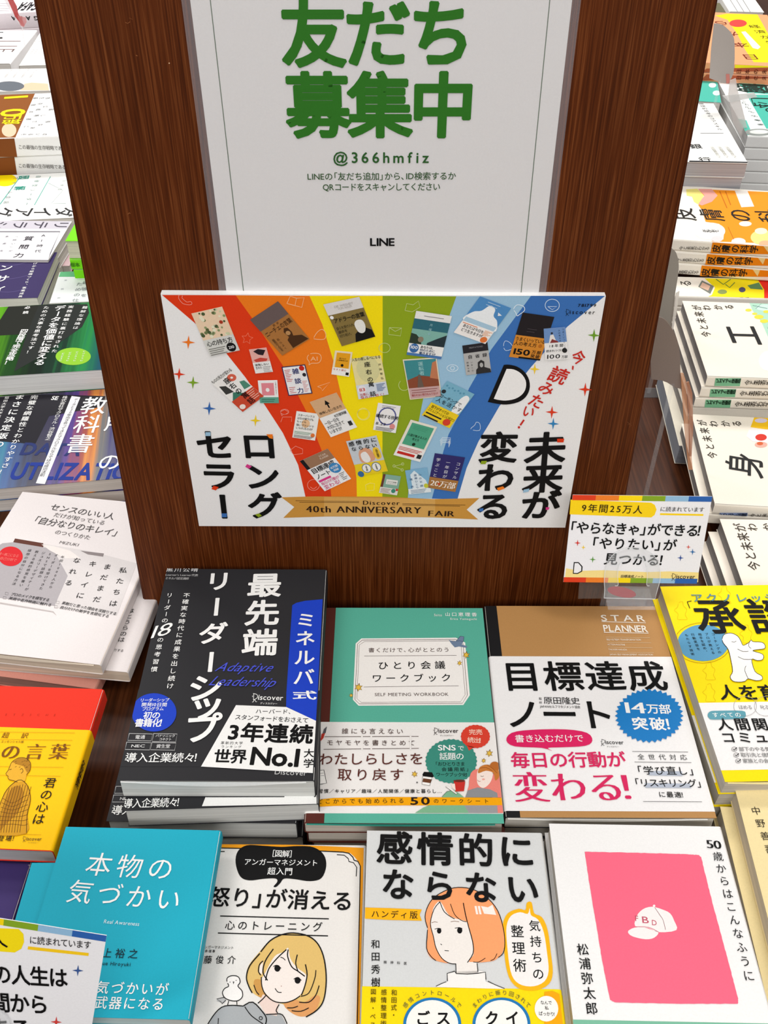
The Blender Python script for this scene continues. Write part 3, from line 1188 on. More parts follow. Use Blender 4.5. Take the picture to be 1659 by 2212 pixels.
T.poly([(.1, .45), (.5, .38), (.9, .45), (.8, .54), (.2, .54)], 'C8483C', 2)
T.rect(0, .56, 1, 1, 'EDEBE8', 3)
T.t('後悔しない', .1, .66, .9, .1, K, 'm', dl=6); T.t('生き方', .1, .78, .45, .1, K, 'm', dl=6); T.bars(.5, .95, .76, .95, 4, '555555', .015, 6)
T = Thumb(A1, [(415, 712), (560, 610), (797, 812), (645, 925)], 'F0EEEA')
T.t('ものの見方が変わる', .02, .03, .98, .09, K, 'm')
T.oval(.72, .2, .17, 'D8644C', 1); T.oval(.72, .2, .05, 'F0EEEA', 2)
T.poly([(.05, .45), (.1, .2), (.3, .28), (.35, .5)], '3A3A38', 1); T.poly([(.7, .6), (.8, .38), (.97, .42), (.98, .62)], '4E8A74', 1)
T.poly([(.05, .66), (.3, .5), (.5, .58), (.55, .68)], '3E7A66', 1)
T.v('座右の', .5, .12, .62, .24, K, 'b')
T.rect(0, .66, 1, 1, 'CC4A30', 3)
T.v('寓話', .55, .64, .98, .26, K, 'b', dl=6)
T.bars(.66, .97, .7, .9, 5, 'F0C8B8', .015, 6); T.oval(.15, .9, .11, 'F2E4DC', 5)
T = Thumb(A1, [(753, 700), (893, 697), (905, 862), (770, 862)], 'F2F0EE')
T.rect(.16, .12, .8, .66, 'E48A94', 2); T.oval(.46, .42, .1, 'F2F0EE', 3); T.rect(0, .74, 1, 1, '5FA28C', 3); T.bars(.1, .8, .82, .9, 2, '2E5A4A', .02, 5)
T.v('50歳からはこんなふうに', .9, .06, .62, .07, K, 'n')
T = Thumb(A1, [(923, 603), (1092, 585), (1145, 793), (973, 810)], '2A2852')
T.rect(.04, .03, .96, .97, 'EEEDEE', 1)
T.v('雑談力', .54, .1, .95, .28, '24306E', 'b')
T.oval(.82, .11, .11, 'C8281E', 3)
T.bars(.08, .34, .12, .5, 8, 'C8483A', .018); T.bars(.1, .36, .72, .9, 4, 'C8483A', .018); T.bars(.7, .92, .55, .9, 9, 'D0605A', .012)
T.oval(.86, .34, .08, '2A2A33', 3)
T = Thumb(A1, [(1307, 485), (1432, 497), (1408, 673), (1280, 655)], 'EBDDBE')
T.rect(.12, .07, .9, .68, 'E8A21E', 2); T.t('誰でもの', .3, .3, .7, .07, K, 'n'); T.t('人間関係の本', .2, .38, .8, .06, K, 'm'); T.oval(.52, .58, .08, K, 3)
T.rect(0, .7, 1, 1, 'F2EFEA', 3); T.t('今すぐ読む', .05, .77, .8, .08, 'B8301E', 'm', dl=6); T.rect(.78, .84, .95, .95, K, 5)
T = Thumb(A1, [(1420, 545), (1635, 520), (1690, 800), (1475, 835)], 'E9DD9E')
T.oval(.5, .3, .38, 'D8D29A', 1, 1.2)
T.t('人生の道しるべになる', .02, .03, .98, .08, K, 'm')
T.v('座右の', .5, .12, .62, .2, K, 'b')
T.rect(0, .66, 1, 1, 'D4DAE2', 3)
T.v('寓話', .5, .62, .98, .2, K, 'b', dl=7)
T.oval(.17, .78, .14, 'E8E4E8', 4); T.t('113', .08, .78, .28, .08, 'C83A30', 'm', dl=7)
T.t('仕事に、', .08, .9, .4, .07, 'C83A30', 'm', dl=7); T.t('悩みに、効く！', .08, .97, .9, .07, 'C83A30', 'm', dl=7); T.bars(.66, .95, .7, .86, 6, '4A6A9A', .015, 6)
T.v('戸田智弘', .9, .2, .6, .09, K, 'm')
T = Thumb((0, 0, 1), [(669, 867.7), (727, 847), (771.5, 922), (714.7, 943.7)], 'EFEDEA')
T.rect(0, 0, 1, .46, 'D6AB80', 2); T.poly([(.5, .08), (.6, .2), (.53, .2), (.53, .3), (.48, .3), (.48, .2), (.42, .2)], K, 3)
T.t('後悔しない生き方', .08, .36, .92, .07, K, 'm'); T.t('10万部突破', .5, .54, .95, .08, K, 'b'); T.t('一日一日を', .06, .64, .6, .1, K, 'm')
T.t('大切に生きて', .06, .76, .7, .1, K, 'm'); T.t('いますか？', .06, .88, .55, .1, K, 'm'); T.rect(.8, .78, .93, .9, '333333', 3)
T = Thumb(A3, [(868, 97), (1047, 120), (1012, 328), (835, 303)], 'F0EEE8')
T.oval(.48, .42, .18, 'E8BE92', 1)
T.t('スターバックス', .08, .13, .82, .09, K, 'm'); T.t('はなぜ値下げも', .08, .25, .8, .09, K, 'm'); T.t('もっとも', .08, .37, .5, .08, K, 'm')
T.t('強いブランドで', .08, .5, .85, .09, K, 'm'); T.t('いられるのか？', .08, .61, .85, .09, K, 'm'); T.bars(.05, .8, .74, .82, 3, '4E8A68', .014); T.oval(.86, .82, .09, 'E0783A', 3); T.bars(.05, .9, .88, .95, 3, '555555', .015)
T = Thumb((0, 0, 1), [(816.7, 869), (865.7, 876), (854.7, 934.7), (805.7, 927.4)], 'EFEDEB')
T.oval(.5, .44, .4, '5A5E94', 1); T.oval(.5, .44, .34, 'EFEDEB', 2)
T.bars(.2, .8, .07, .13, 2, '777777', .015); T.t('継続する技術', .02, .46, 1.0, .14, K, 'b'); T.t('8.23', .06, .74, .5, .1, K, 'm'); T.oval(.8, .78, .12, 'E0908C', 2); T.bars(.1, .9, .86, .95, 3, '444444', .018)
T = Thumb(A3, [(893, 487), (1110, 390), (1293, 625), (1087, 722)], 'F1EFEF')
T.rect(0, 0, 1, .3, '9A7458', 2); T.rect(0, 0, .12, .3, '1A1718', 3); T.t('STAR', .6, .1, .85, .05, 'E0D0C0', 'n'); T.t('PLANNER', .58, .17, .88, .05, 'E0D0C0', 'n')
T.t('目標達成', .07, .4, .9, .15, K, 'b'); T.t('ノート', .07, .58, .6, .14, K, 'b'); T.oval(.8, .55, .19, '3C86BE', 5); T.t('10万部', .67, .51, .93, .07, WH, 'm', dl=9); T.t('突破！', .7, .6, .92, .06, WH, 'm', dl=9)
T.rect(.06, .68, .5, .74, 'DC3A88', 3); T.t('毎日の行動が', .07, .8, .72, .09, 'D0387A', 'm'); T.t('変わる！', .07, .92, .72, .12, 'D0387A', 'm'); T.bars(.76, .96, .74, .92, 5, '555555', .014)
T = Thumb(A3, [(1253, 333), (1490, 287), (1580, 565), (1345, 602)], 'C8CDD2')
T.t('感情的に', .05, .1, .96, .13, K, 'b', dl=7); T.t('ならない', .08, .25, .92, .12, K, 'b', dl=7)
T.poly([(.28, .66), (.26, .4), (.4, .28), (.62, .3), (.72, .45), (.7, .64)], 'DDA07E', 2, 3); T.poly([(.32, .6), (.32, .42), (.5, .38), (.58, .6), (.45, .68)], 'ECE8E4', 3, 3)
T.poly([(.76, .32), (.92, .34), (.95, .58), (.8, .64), (.72, .5)], 'EEC43A', 2, 3); T.v('気持ちの整理術', .85, .36, .6, .08, K, 'n')
T.rect(0, .68, 1, 1, 'EBCB22', 4); T.oval(.36, .83, .15, '3A6A9A', 5); T.oval(.36, .83, .13, 'F0EEE6', 6); T.oval(.68, .83, .15, '3A6A9A', 5); T.oval(.68, .83, .13, 'F0EEE6', 6)
T.v('スッキリごきげん', .36, .74, .92, .07, K, 'm', dl=8); T.v('イライラクヨクヨ', .68, .74, .92, .07, K, 'm', dl=8); T.oval(.12, .96, .1, '3A6A9A', 7)
T = Thumb(A4, [(28, 563), (160, 580), (130, 722), (-5, 702)], '86AE9C')
T.rect(0, 0, .13, .7, '6A3A30', 2); T.rect(.25, .24, .88, .5, 'E8E6DE', 2); T.t('ひとり会議', .32, .36, .82, .08, K, 'n'); T.t('ワークブック', .3, .45, .84, .06, K, 'n')
T.rect(0, .68, 1, 1, 'E4E0D8', 3); T.oval(.75, .8, .12, '3E8A72', 5); T.bars(.06, .6, .74, .93, 4, '7A4A40', .02, 5); T.oval(.93, .72, .07, 'C8402E', 6)
T = Thumb(A4, [(190, 537), (355, 515), (385, 697), (220, 715)], '7FB2D2')
T.poly([(.2, .2), (.4, .05), (.55, .2), (.85, .5), (.95, .85), (.2, .9)], 'DCE8EE', 2); T.rect(0, .78, 1, 1, 'E6ECEE', 3)
T.v('心の不調', .62, .2, .75, .13, '2A5A86', 'm'); T.v('医療ひとり', .42, .2, .8, .13, '2A5A86', 'm'); T.v('境界', .2, .35, .75, .13, '2A5A86', 'm'); T.oval(.82, .72, .1, 'C8C83A', 5); T.bars(.1, .8, .84, .95, 3, '5A7A96', .02, 5)
T = Thumb(A4, [(412, 408), (638, 440), (565, 697), (357, 665)], '302A66')
T.v('コンサル', .84, .16, .64, .14, 'E4E2EA', 'n'); T.v('一年目が', .5, .16, .66, .14, 'E4E2EA', 'n'); T.v('学ぶこと', .16, .12, .66, .14, 'E4E2EA', 'n')
T.rect(0, .68, 1, 1, 'A8743C', 3); T.t('20万部', .06, .84, .95, .2, 'F4E8DA', 's', dl=6); T.oval(.36, .84, .04, 'C8401E', 8)
T = Thumb(A4, [(232, 157), (430, 212), (302, 473), (103, 420)], 'EAE4D4')
T.rect(.1, .06, .92, .66, '4FA482', 2); T.t('人望が集まる人の', .14, .38, .86, .07, '14301F', 'm'); T.t('考え方', .36, .47, .62, .07, '14301F', 'm'); T.oval(.5, .6, .06, '14301F', 3); T.bars(.2, .8, .12, .2, 3, '3C8A6A', .006)
T.rect(0, .68, 1, 1, 'F0ECE8', 3); T.bars(.06, .9, .73, .8, 3, 'C8402E', .016, 5); T.rect(.08, .86, .72, .93, 'C82A22', 5); T.rect(.8, .82, .96, .93, '2A2A2A', 5)
T = Thumb(A2, [(262, 200), (518, 238), (440, 547), (193, 515)], '2E6876')
T.rect(0, 0, 1, .17, 'EBEAE6', 3); T.bars(.25, .8, .08, .08, 1, '888888', .015, 5)
T.poly([(0, .4), (1, .4), (1, .73), (0, .73)], '7FB2A6', 1, 0); T.poly([(0, .73), (0, .5), (.15, .52), (.3, .62), (.35, .73)], '2E3C30', 2); T.poly([(1, .73), (1, .45), (.75, .56), (.5, .68), (.5, .73)], '26343A', 2); T.oval(.3, .62, .08, '8A7E6A', 3)
T.rect(0, .73, 1, 1, 'EFEEEA', 3); T.rect(0, .94, 1, 1, '4A78B0', 4); T.oval(.17, .83, .13, '3A6AA6', 5); T.t('100', .07, .81, .27, .07, WH, 'b', dl=8)
T.t('あなたは、', .34, .78, .72, .065, K, 'b', dl=6); T.t('何のために', .34, .85, .78, .065, '26446A', 'b', dl=6); T.t('働きますか？', .34, .92, .84, .065, '26446A', 'b', dl=6); T.v('月曜星', .5, .24, .5, .08, '9CC8D0', 'n')
T = Thumb(A2, [(720, 97), (943, 182), (757, 438), (530, 355)], '4F8CC4')
T.poly([(.02, .66), (.1, .4), (.3, .3), (.42, .12), (.62, .16), (.7, .32), (.9, .42), (.98, .68)], 'EEF2F4', 2, 4); T.rect(.02, .55, .98, .66, 'A8C8DC', 3)
T.rect(0, .66, 1, 1, 'F2EEEA', 4); T.t('あなたは今日を', .1, .76, .75, .08, K, 'm', dl=7); T.t('どう生きますか？', .12, .86, .82, .08, K, 'm', dl=7); T.oval(.88, .92, .1, 'E0783A', 6); T.bars(.75, .98, .7, .82, 6, 'E8A878', .012, 6); T.bars(.04, .5, .69, .69, 1, 'E0783A', .015, 7)
T.bars(.3, .7, .05, .12, 2, 'C0D8EC', .012, 4); T.poly([(.75, .2), (.9, .24), (.8, .28)], 'E8ECF0', 5)
T = Thumb(A2, [(165, 550), (408, 535), (445, 815), (217, 838)], 'E8DCC0')
T.rect(.03, .03, .97, .72, '3E8A90', 1); T.poly([(.03, .72), (.03, .52), (.4, .42), (.97, .5), (.97, .72)], '8A4A32', 2); T.poly([(.72, .5), (.85, .12), (.97, .08), (.97, .55)], 'C07A56', 3); T.poly([(.3, .72), (.38, .4), (.44, .4), (.5, .72)], '6A5A50', 4)
T.rect(.03, .72, .97, .98, 'C8A2A0', 3); T.bars(.1, .9, .77, .83, 2, '8A4A48', .014, 5); T.t('報われない努力なんてない！', .08, .9, .92, .06, 'A83A34', 'm', dl=7); T.v('運転者', .5, .08, .42, .15, 'A8D4D4', 'n')
T = Thumb(A2, [(592, 450), (772, 425), (800, 640), (620, 663)], 'B4B3B1')
T.rect(0, 0, 1, .27, '26252A', 2); T.t('MEDITATIONES', .25, .11, .8, .05, '8A8A8E', 'n'); T.t('自省録', .16, .41, .92, .13, K, 'm')
T.poly([(.4, 1), (.42, .86), (.5, .8), (.52, .62), (.66, .55), (.78, .62), (.76, .8), (.98, .88), (1, 1)], '2E2D2E', 3); T.oval(.65, .72, .07, 'B0AFAC', 5, 1.3); T.v('いまこの', .28, .56, .9, .08, K, 'n'); T.v('困難な時', .12, .56, .9, .08, K, 'n')
T = Thumb(A2, [(1025, 213), (1252, 245), (1148, 557), (927, 530)], '211D20')
T.bars(.3, .6, .33, .39, 2, '4A4448', .012)
T.rect(0, .5, 1, 1, 'D68A30', 3); T.t('うまくいっている', .02, .58, .98, .09, K, 'm', dl=6); T.t('人の考え方', .02, .68, .75, .09, K, 'm', dl=6); T.t('150', .08, .86, .62, .13, K, 'h', dl=6); T.t('万部', .66, .83, .95, .08, K, 'b', dl=6); T.t('突破', .66, .92, .95, .08, K, 'b', dl=6); T.oval(.86, .68, .06, 'B86A20', 5); T.rect(.3, .965, 1, 1, K, 6)
T = Thumb(A2, [(1175, 328), (1330, 315), (1355, 545), (1185, 555)], 'F0EEEC', 18)
T.rect(0, 0, 1, .46, '6E92C6', 1); T.poly([(.2, .46), (.28, .22), (.42, .2), (.55, .46)], 'E8E4E0', 3); T.poly([(.25, .46), (.35, .34), (.6, .42), (.62, .46)], '8A3A3A', 4); T.oval(.36, .16, .05, '2A2A33', 4)
T.v('うまくいっている', .88, .04, .66, .1, '1E2A44', 'n', dl=6); T.v('人の考え方', .7, .06, .44, .1, '1E2A44', 'n', dl=6); T.t('18年間', .22, .56, .82, .1, K, 'm'); T.t('読まれつづけて', .06, .71, .92, .08, K, 'm'); T.t('100', .08, .89, .66, .13, K, 'm'); T.t('万部', .7, .92, .96, .09, K, 'm'); T.oval(.86, .72, .11, '222222', 5)
T = Thumb((0, 0, 1), [(965.6, 821.9), (1025, 850.5), (971, 924), (911, 895.6)], '7AB2CA')
T.poly([(.72, .62), (.7, .3), (.8, .12), (.95, .15), (.98, .3), (.95, .6)], 'EEF0F0', 3, 3); T.t('コーチングで', .08, .38, .86, .1, K, 'm'); T.t('人を活かす', .08, .5, .98, .11, K, 'm'); T.oval(.12, .26, .07, '2A2E33', 3)
for i in range(7): T.oval(.1 + .1 * i, .1 + .03 * (i % 2), .035, '5C98B4', 1)
T.rect(0, .62, 1, 1, 'F0CE22', 4); T.t('部下がすべての', .08, .7, .7, .08, K, 'm', dl=7); T.t('コミュニケーションに役立つ', .04, .79, .98, .08, K, 'm', dl=7); T.bars(.05, .6, .87, .96, 2, '222222', .035, 6); T.oval(.8, .9, .12, 'D8402A', 8)
P.held = None
P.flush()
# ================================================================== front piles
# ---- black book pile
DK = '2B2B2E'
bk = Book('paperback_book', 'black paperback with white vertical title and blue strip, topmost of the black pile',
          [(357, 1222), (703, 1236), (684, 1695), (257, 1679)], 0.080, 0.0200, 'R', DK, 'DCDCD8', group='pile of black paperbacks')
f = bk.top
f.c = A6
v1 = bk.vpx(270, 925, A6); v0 = bk.vpx(230, 1455, A6)
bk.obi(v0, v1, DK)
f.v('最先端', 1128, 130, 1082, 695, 240, WH, 'h')
f.v('リーダー', 812, 118, 738, 814, 196, WH, 'h')
f.v('シップ', 722, 826, 688, 1300, 252, WH, 'h', lay=14)
f.v('不確実な時代に成果を出し続け', 588, 262, 468, 922, 46, WH, 'm')
f.v('リーダーの', 470, 262, 432, 468, 44, WH, 'm')
f.t('18', 345, 535, 492, 500, 78, WH, 'n', skew=0.5)
f.v('の思考習慣', 408, 568, 358, 805, 44, WH, 'm')
f.t('黒川公晴', 444, 100, 664, 100, 34, 'D8D8D8', 'm')
f.t("Learner's Learner代表", 440, 136, 664, 140, 17, 'C8C8C8', 'n')
f.t('ミネルバ認定講師', 438, 160, 600, 163, 17, 'C8C8C8', 'n')
f.t('Adaptive', 800, 770, 1190, 775, 62, '4A55D0', 'n', skew=0.6)
f.t('Leadership', 760, 868, 1210, 880, 66, '4A55D0', 'n', skew=0.6, lay=16)
f.p([(1312, 345), (1340, 328), (1400, 314), (1522, 303), (1504, 975), (1272, 948)], '1A40C0', 'blue_strip', 2)
f.p([(1272, 940), (1503, 968), (1492, 1145), (1270, 1045)], '1A40C0', 'blue_strip', 10)
f.v('ミネルバ', 1408, 400, 1390, 900, 142, WH, 'b', lay=11)
f.t('式', 1315, 965, 1462, 968, 62, WH, 'b', xs=2.2, lay=11)
f.logo(1035, 978, 1252, 985, 44, WH, 'ディスカヴァー')
f.e(360, 1085, 155, 132, '1A40C0', 'badge', 11, n=40)
f.t('リーダーシップ', 265, 1002, 465, 1000, 26, WH, 'm', lay=13)
f.t('開発10日間', 275, 1032, 450, 1032, 28, WH, 'm', lay=13)
f.t('プログラム', 278, 1062, 428, 1060, 27, WH, 'm', lay=13)
f.t('初の', 288, 1106, 405, 1106, 52, WH, 'b', lay=13)
f.t('書籍化！', 230, 1158, 440, 1158, 58, WH, 'b', lay=13)
for x0, y0, x1, y1, s, sz in ((190, 1230, 350, 1278, '電通', 28), (358, 1230, 520, 1285, '', 0), (172, 1290, 340, 1340, 'NEC', 26), (346, 1292, 512, 1342, '資生堂', 28)):
    f.l([(x0, y0), (x1, y0 + 4), (x1 - 10, y1 + 4), (x0 - 10, y1)], 3, 'D0D0D0', lay=11, closed=True)
    if s:
        m = (x0 + x1) / 2 - 5
        hw = 14 * len(s) + 6
        sz = 20 if s == 'NEC' else sz
        f.t(s, m - hw, (y0 + y1) / 2 + 2, m + hw, (y0 + y1) / 2 + 2, sz, 'E0E0E0', 'm', lay=13)
f.t('パナソニック', 372, 1246, 506, 1248, 20, 'E0E0E0', 'm', lay=13)
f.t('コネクト', 395, 1270, 482, 1272, 20, 'E0E0E0', 'm', lay=13)
f.t('導入企業続々！', 162, 1398, 690, 1398, 68, WH, 'm', lay=13)
f.p([(925, 1035), (1272, 1048), (1490, 1143), (1474, 1503), (684, 1458)], 'F0F0EE', 'white_panel', 11)
f.t('ハーバード、', 1060, 1078, 1310, 1082, 34, K, 'm', lay=14)
f.t('スタンフォードをおさえて', 918, 1118, 1425, 1142, 38, K, 'm', lay=14)
f.t('3年連続', 872, 1222, 1452, 1240, 135, K, 'x', lay=14)
f.t('革新的大学', 820, 1296, 972, 1298, 22, K, 'n', lay=14)
f.t('ランキング', 822, 1322, 962, 1324, 20, K, 'n', lay=14)
f.t('世界', 775, 1388, 1000, 1392, 100, K, 'h', lay=14)
f.t('No.1', 1025, 1385, 1365, 1400, 128, K, 'x', lay=14)
f.v('大学', 1428, 1338, 1424, 1468, 72, K, 'b', lay=14)
f.t('Discover', 1190, 1492, 1415, 1502, 36, 'C8C8C8', 'n', lay=2)
bk.flap('E8E8E6', 0.0045)
bk2 = Book('paperback_book', 'second black paperback from the top, turned slightly under the topmost one',
           [None, None, (688, 1737), (268, 1752)], 0.0597, 0.0198, 'R', DK, 'DCDCD8', wh=(bk.w, bk.h), group='pile of black paperbacks', tilt=200)
f = bk2.top
f.c = A6
f.t('導入企業続々！', 150, 1712, 560, 1702, 68, WH, 'm')
f.p([(690, 1728), (720, 1650), (1480, 1650), (1480, 1712)], 'F0F0EE', 'white_panel', 2)
bk3 = Book('paperback_book', 'third black paperback, sticking out to the left with white lettering',
           [None, None, (641, 1779), (230, 1774)], 0.0396, 0.0197, 'R', DK, 'D2D2CE', wh=(bk.w, bk.h), group='pile of black paperbacks', tilt=200)
f = bk3.top
f.c = A6
f.p([(128, 1500), (150, 1440), (200, 1440), (200, 1500)], '1A40C0', 'badge', 3)
f.l([(98, 1592), (260, 1592), (255, 1640), (88, 1640)], 3, 'D0D0D0', closed=True)
f.l([(82, 1652), (240, 1652), (235, 1700), (72, 1700)], 3, 'D0D0D0', closed=True)
f.t('NEC', 125, 1678, 195, 1678, 20, 'E0E0E0', 'm')
f.t('導入', 70, 1757, 215, 1757, 68, WH, 'm')
bk4 = Book('paperback_book', 'bottom black paperback of the pile, only its paper edge showing',
           [None, None, (662, 1808), (243, 1812)], 0.0197, 0.0196, 'R', DK, 'D2D2CE', wh=(bk.w, bk.h), group='pile of black paperbacks', tilt=200)
for b in (bk, bk2, bk3, bk4):
    b.done()

# ---- green workbook pile
TG = '58B09A'
wb = Book('workbook', 'sea green workbook with framed white title plate, topmost beside the black pile',
          [(693, 1314), (1043, 1313), (1088.5, 1775), (653, 1782)], 0.050, 0.0122, 'L', '5A2A22', 'CFC6BA', group='pile of green workbooks')
f = wb.top
f.c = A7
f.p([(249, 60), (1700, 60), (1700, 1900), (148, 1900)], TG, 'green_cover', 1)
vb, vt = wb.vpx(860, 1763, A7), wb.vpx(860, 1019, A7)
wb.obi(vb, vt, 'EFECE9')
f.t('Saito', 1045, 148, 1112, 150, 20, 'E8F0EC', 'n'); f.t('山口恵理香', 1135, 143, 1395, 146, 32, 'F2F6F4', 'm')
f.t('Erica Yamaguchi', 1178, 180, 1395, 182, 17, 'E8F0EC', 'n')
f.p([(455, 338), (1225, 332), (1300, 372), (1338, 800), (1285, 880), (432, 886), (386, 838), (408, 380)], 'F3F0EC', 'title_plate', 2)
f.l([(462, 352), (1222, 346), (1282, 380), (1318, 800), (1278, 866), (438, 872), (402, 836), (424, 384)], 3.5, '5A4038', lay=4, closed=True)
f.l([(480, 364), (1210, 358), (1266, 392), (1300, 796), (1262, 854), (454, 860), (418, 828), (438, 392)], 2.5, '5A4038', lay=4, closed=True)
f.t('書くだけで、心がととのう', 512, 436, 1172, 432, 38, '4A302A', 'n')
f.l([(478, 482), (1230, 476)], 3, '4A302A', lay=4)
f.l([(474, 734), (1247, 724)], 3, '4A302A', lay=4)
f.t('ひとり会議', 590, 562, 1136, 556, 66, K, 'm')
f.t('ワークブック', 540, 666, 1186, 660, 66, K, 'm')
f.t('SELF MEETING WORKBOOK', 562, 797, 1166, 794, 26, '5A4A44', 'n')
f.p([(1165, 350), (1200, 362), (1225, 360), (1262, 320), (1290, 325), (1285, 365), (1272, 388), (1316, 402), (1312, 416), (1250, 405), (1215, 412), (1190, 385)], '6E829E', 'printed_bird', 6)
f.l([(1225, 360), (1262, 320), (1290, 325), (1285, 365)], 2.5, '33404E', 'printed_bird', 7)
f.l([(1225, 362), (1255, 358), (1285, 365)], 2.5, '33404E', 'printed_bird', 7)
for x, y, r in ((432, 738, 34), (372, 803, 18), (1308, 474, 30), (1254, 540, 22)):
    f.star(x, y, r, out='6A4A20')
f.t('誰にも言えない', 295, 1096, 795, 1098, 46, '4A302A', 'n', lay=12)
f.l([(155, 1140), (920, 1138)], 3.5, '4A302A', lay=12)
f.t('モヤモヤを書きとめて', 172, 1190, 892, 1192, 46, '4A302A', 'n', lay=12)
f.l([(148, 1243), (922, 1236)], 3.5, '4A302A', lay=12)
for x in (460, 535, 855):
    f.p([(x - 7, 1130), (x + 7, 1130), (x + 7, 1250), (x - 7, 1250)], 'EFECE9', 'printed_line', 13)
f.t('わたしらしさを', 108, 1326, 962, 1322, 100, '5C2C26', 'm', lay=14)
f.t('取り戻す', 262, 1452, 800, 1452, 100, '5C2C26', 'm', lay=14)
f.t('習慣／キャリア／趣味／人間関係／健康と暮らし…', 105, 1585, 1110, 1585, 34, K, 'm', lay=12)
f.p([(90, 1655), (230, 1640), (700, 1632), (1606, 1638), (1610, 1700), (800, 1700), (250, 1704), (88, 1712)], 'F5A800', 'yellow_bar', 14)
f.t('どこからでも始められる', 92, 1670, 802, 1664, 42, '2A1A10', 'm', lay=16)
f.t('50', 850, 1666, 1015, 1664, 64, '2A1A10', 'h', lay=16)
f.t('のワークシート', 1042, 1666, 1492, 1668, 38, '2A1A10', 'm', lay=16)
f.logo(1040, 1092, 1246, 1092, 42, '3A3030', 'ディスカヴァー', lay=12)
f.burst(1186, 1340, 212, 182, '3A8C7C', 34, 0.96, 12)
f.t('SNS', 1075, 1232, 1225, 1232, 46, WH, 'b', lay=16); f.t('で', 1240, 1236, 1292, 1236, 44, WH, 'm', lay=16)
f.t('話題の', 1090, 1302, 1290, 1302, 60, WH, 'm', lay=16)
f.t('「おひとりさま', 1055, 1364, 1298, 1364, 34, '16302A', 'm', lay=16)
f.t('会議用紙」', 1108, 1408, 1330, 1408, 34, '16302A', 'm', lay=16)
f.t('ワークブック化！', 1062, 1450, 1330, 1452, 32, '16302A', 'm', lay=16)
f.burst(1383, 1140, 120, 96, 'D9402E', 22, 0.96, 15)
f.p([(1310, 1210), (1330, 1255), (1375, 1225)], 'D9402E', 'printed_badge', 15)
f.t('完売', 1330, 1105, 1440, 1105, 46, 'F6DCC8', 'm', lay=17)
f.t('続出！', 1318, 1168, 1450, 1175, 46, 'F6DCC8', 'm', lay=17)
for x, y, r in ((1496, 1276, 30), (1450, 1336, 20), (888, 1446, 26)):
    f.star(x, y, r, out='6A4A20', lay=12)
# reclining reader with a red mug
IL = 'drawn_woman'
f.p([(1330, 1540), (1345, 1440), (1400, 1405), (1470, 1440), (1560, 1450), (1600, 1500), (1602, 1636), (1340, 1600)], 'EC8478', IL, 15, 3)
f.p([(1300, 1636), (1320, 1580), (1400, 1555), (1500, 1570), (1560, 1600), (1565, 1636)], '8E8F92', IL, 17)
f.p([(1290, 1700), (1600, 1700), (1595, 1762), (1300, 1762)], '9A9A9C', IL, 14)
f.p([(1560, 1700), (1612, 1700), (1612, 1762), (1565, 1762)], 'EC8478', IL, 15)
f.p([(892, 1762), (960, 1718), (1010, 1700), (1290, 1700), (1330, 1762)], '7FB48E', IL, 15)
f.p([(1110, 1636), (1150, 1590), (1200, 1575), (1260, 1610), (1290, 1636)], '7FB48E', IL, 17)
f.l([(1110, 1632), (1150, 1590), (1200, 1578)], 3, '33483A', IL, 18)
f.p([(1395, 1500), (1400, 1420), (1440, 1385), (1500, 1400), (1525, 1450), (1500, 1520), (1450, 1560), (1410, 1540)], 'F6E4DA', IL, 18, 3)
f.p([(1405, 1440), (1420, 1390), (1480, 1370), (1560, 1400), (1580, 1460), (1545, 1500), (1530, 1440), (1470, 1420)], 'C87A34', IL, 19, 3)
f.p([(1500, 1380), (1520, 1350), (1560, 1350), (1585, 1380), (1570, 1415), (1530, 1410)], 'B86A2A', IL, 20, 3)
f.l([(1420, 1400), (1470, 1395), (1520, 1420)], 2.5, '7A3A14', IL, 21, 3)
f.l([(1480, 1376), (1520, 1400), (1560, 1440)], 2.5, '7A3A14', IL, 21, 3)
f.l([(1425, 1462), (1438, 1468), (1450, 1462)], 3, '2A1A14', IL, 21)
f.l([(1398, 1495), (1410, 1508), (1425, 1505)], 3, 'A8402E', IL, 21)
f.e(1448, 1490, 12, 7, 'F0A898', IL, 20)
f.p([(1205, 1500), (1300, 1510), (1290, 1585), (1220, 1590)], 'C8322A', IL, 20)
f.e(1252, 1503, 48, 10, '6A2A1E', IL, 21)
f.p([(1185, 1530), (1215, 1525), (1222, 1580), (1195, 1560)], 'F6E4DA', IL, 21)
f.p([(1140, 1550), (1160, 1545), (1235, 1605), (1225, 1612)], 'F2EFEA', IL, 19)
f.l([(1140, 1550), (1225, 1612), (1237, 1604)], 3, '222222', IL, 20)
# take-away cup
IL = 'drawn_cup'
f.p([(950, 1460), (1040, 1470), (1010, 1540), (948, 1530)], 'F8F6F2', IL, 14)
f.l([(955, 1460), (948, 1530), (1010, 1540), (1032, 1468)], 3, '222222', IL, 16)
f.p([(958, 1480), (1030, 1490), (1018, 1520), (952, 1510)], '6A4028', IL, 15)
f.p([(965, 1428), (1030, 1432), (1044, 1462), (1036, 1474), (956, 1464), (952, 1448)], K, IL, 16)
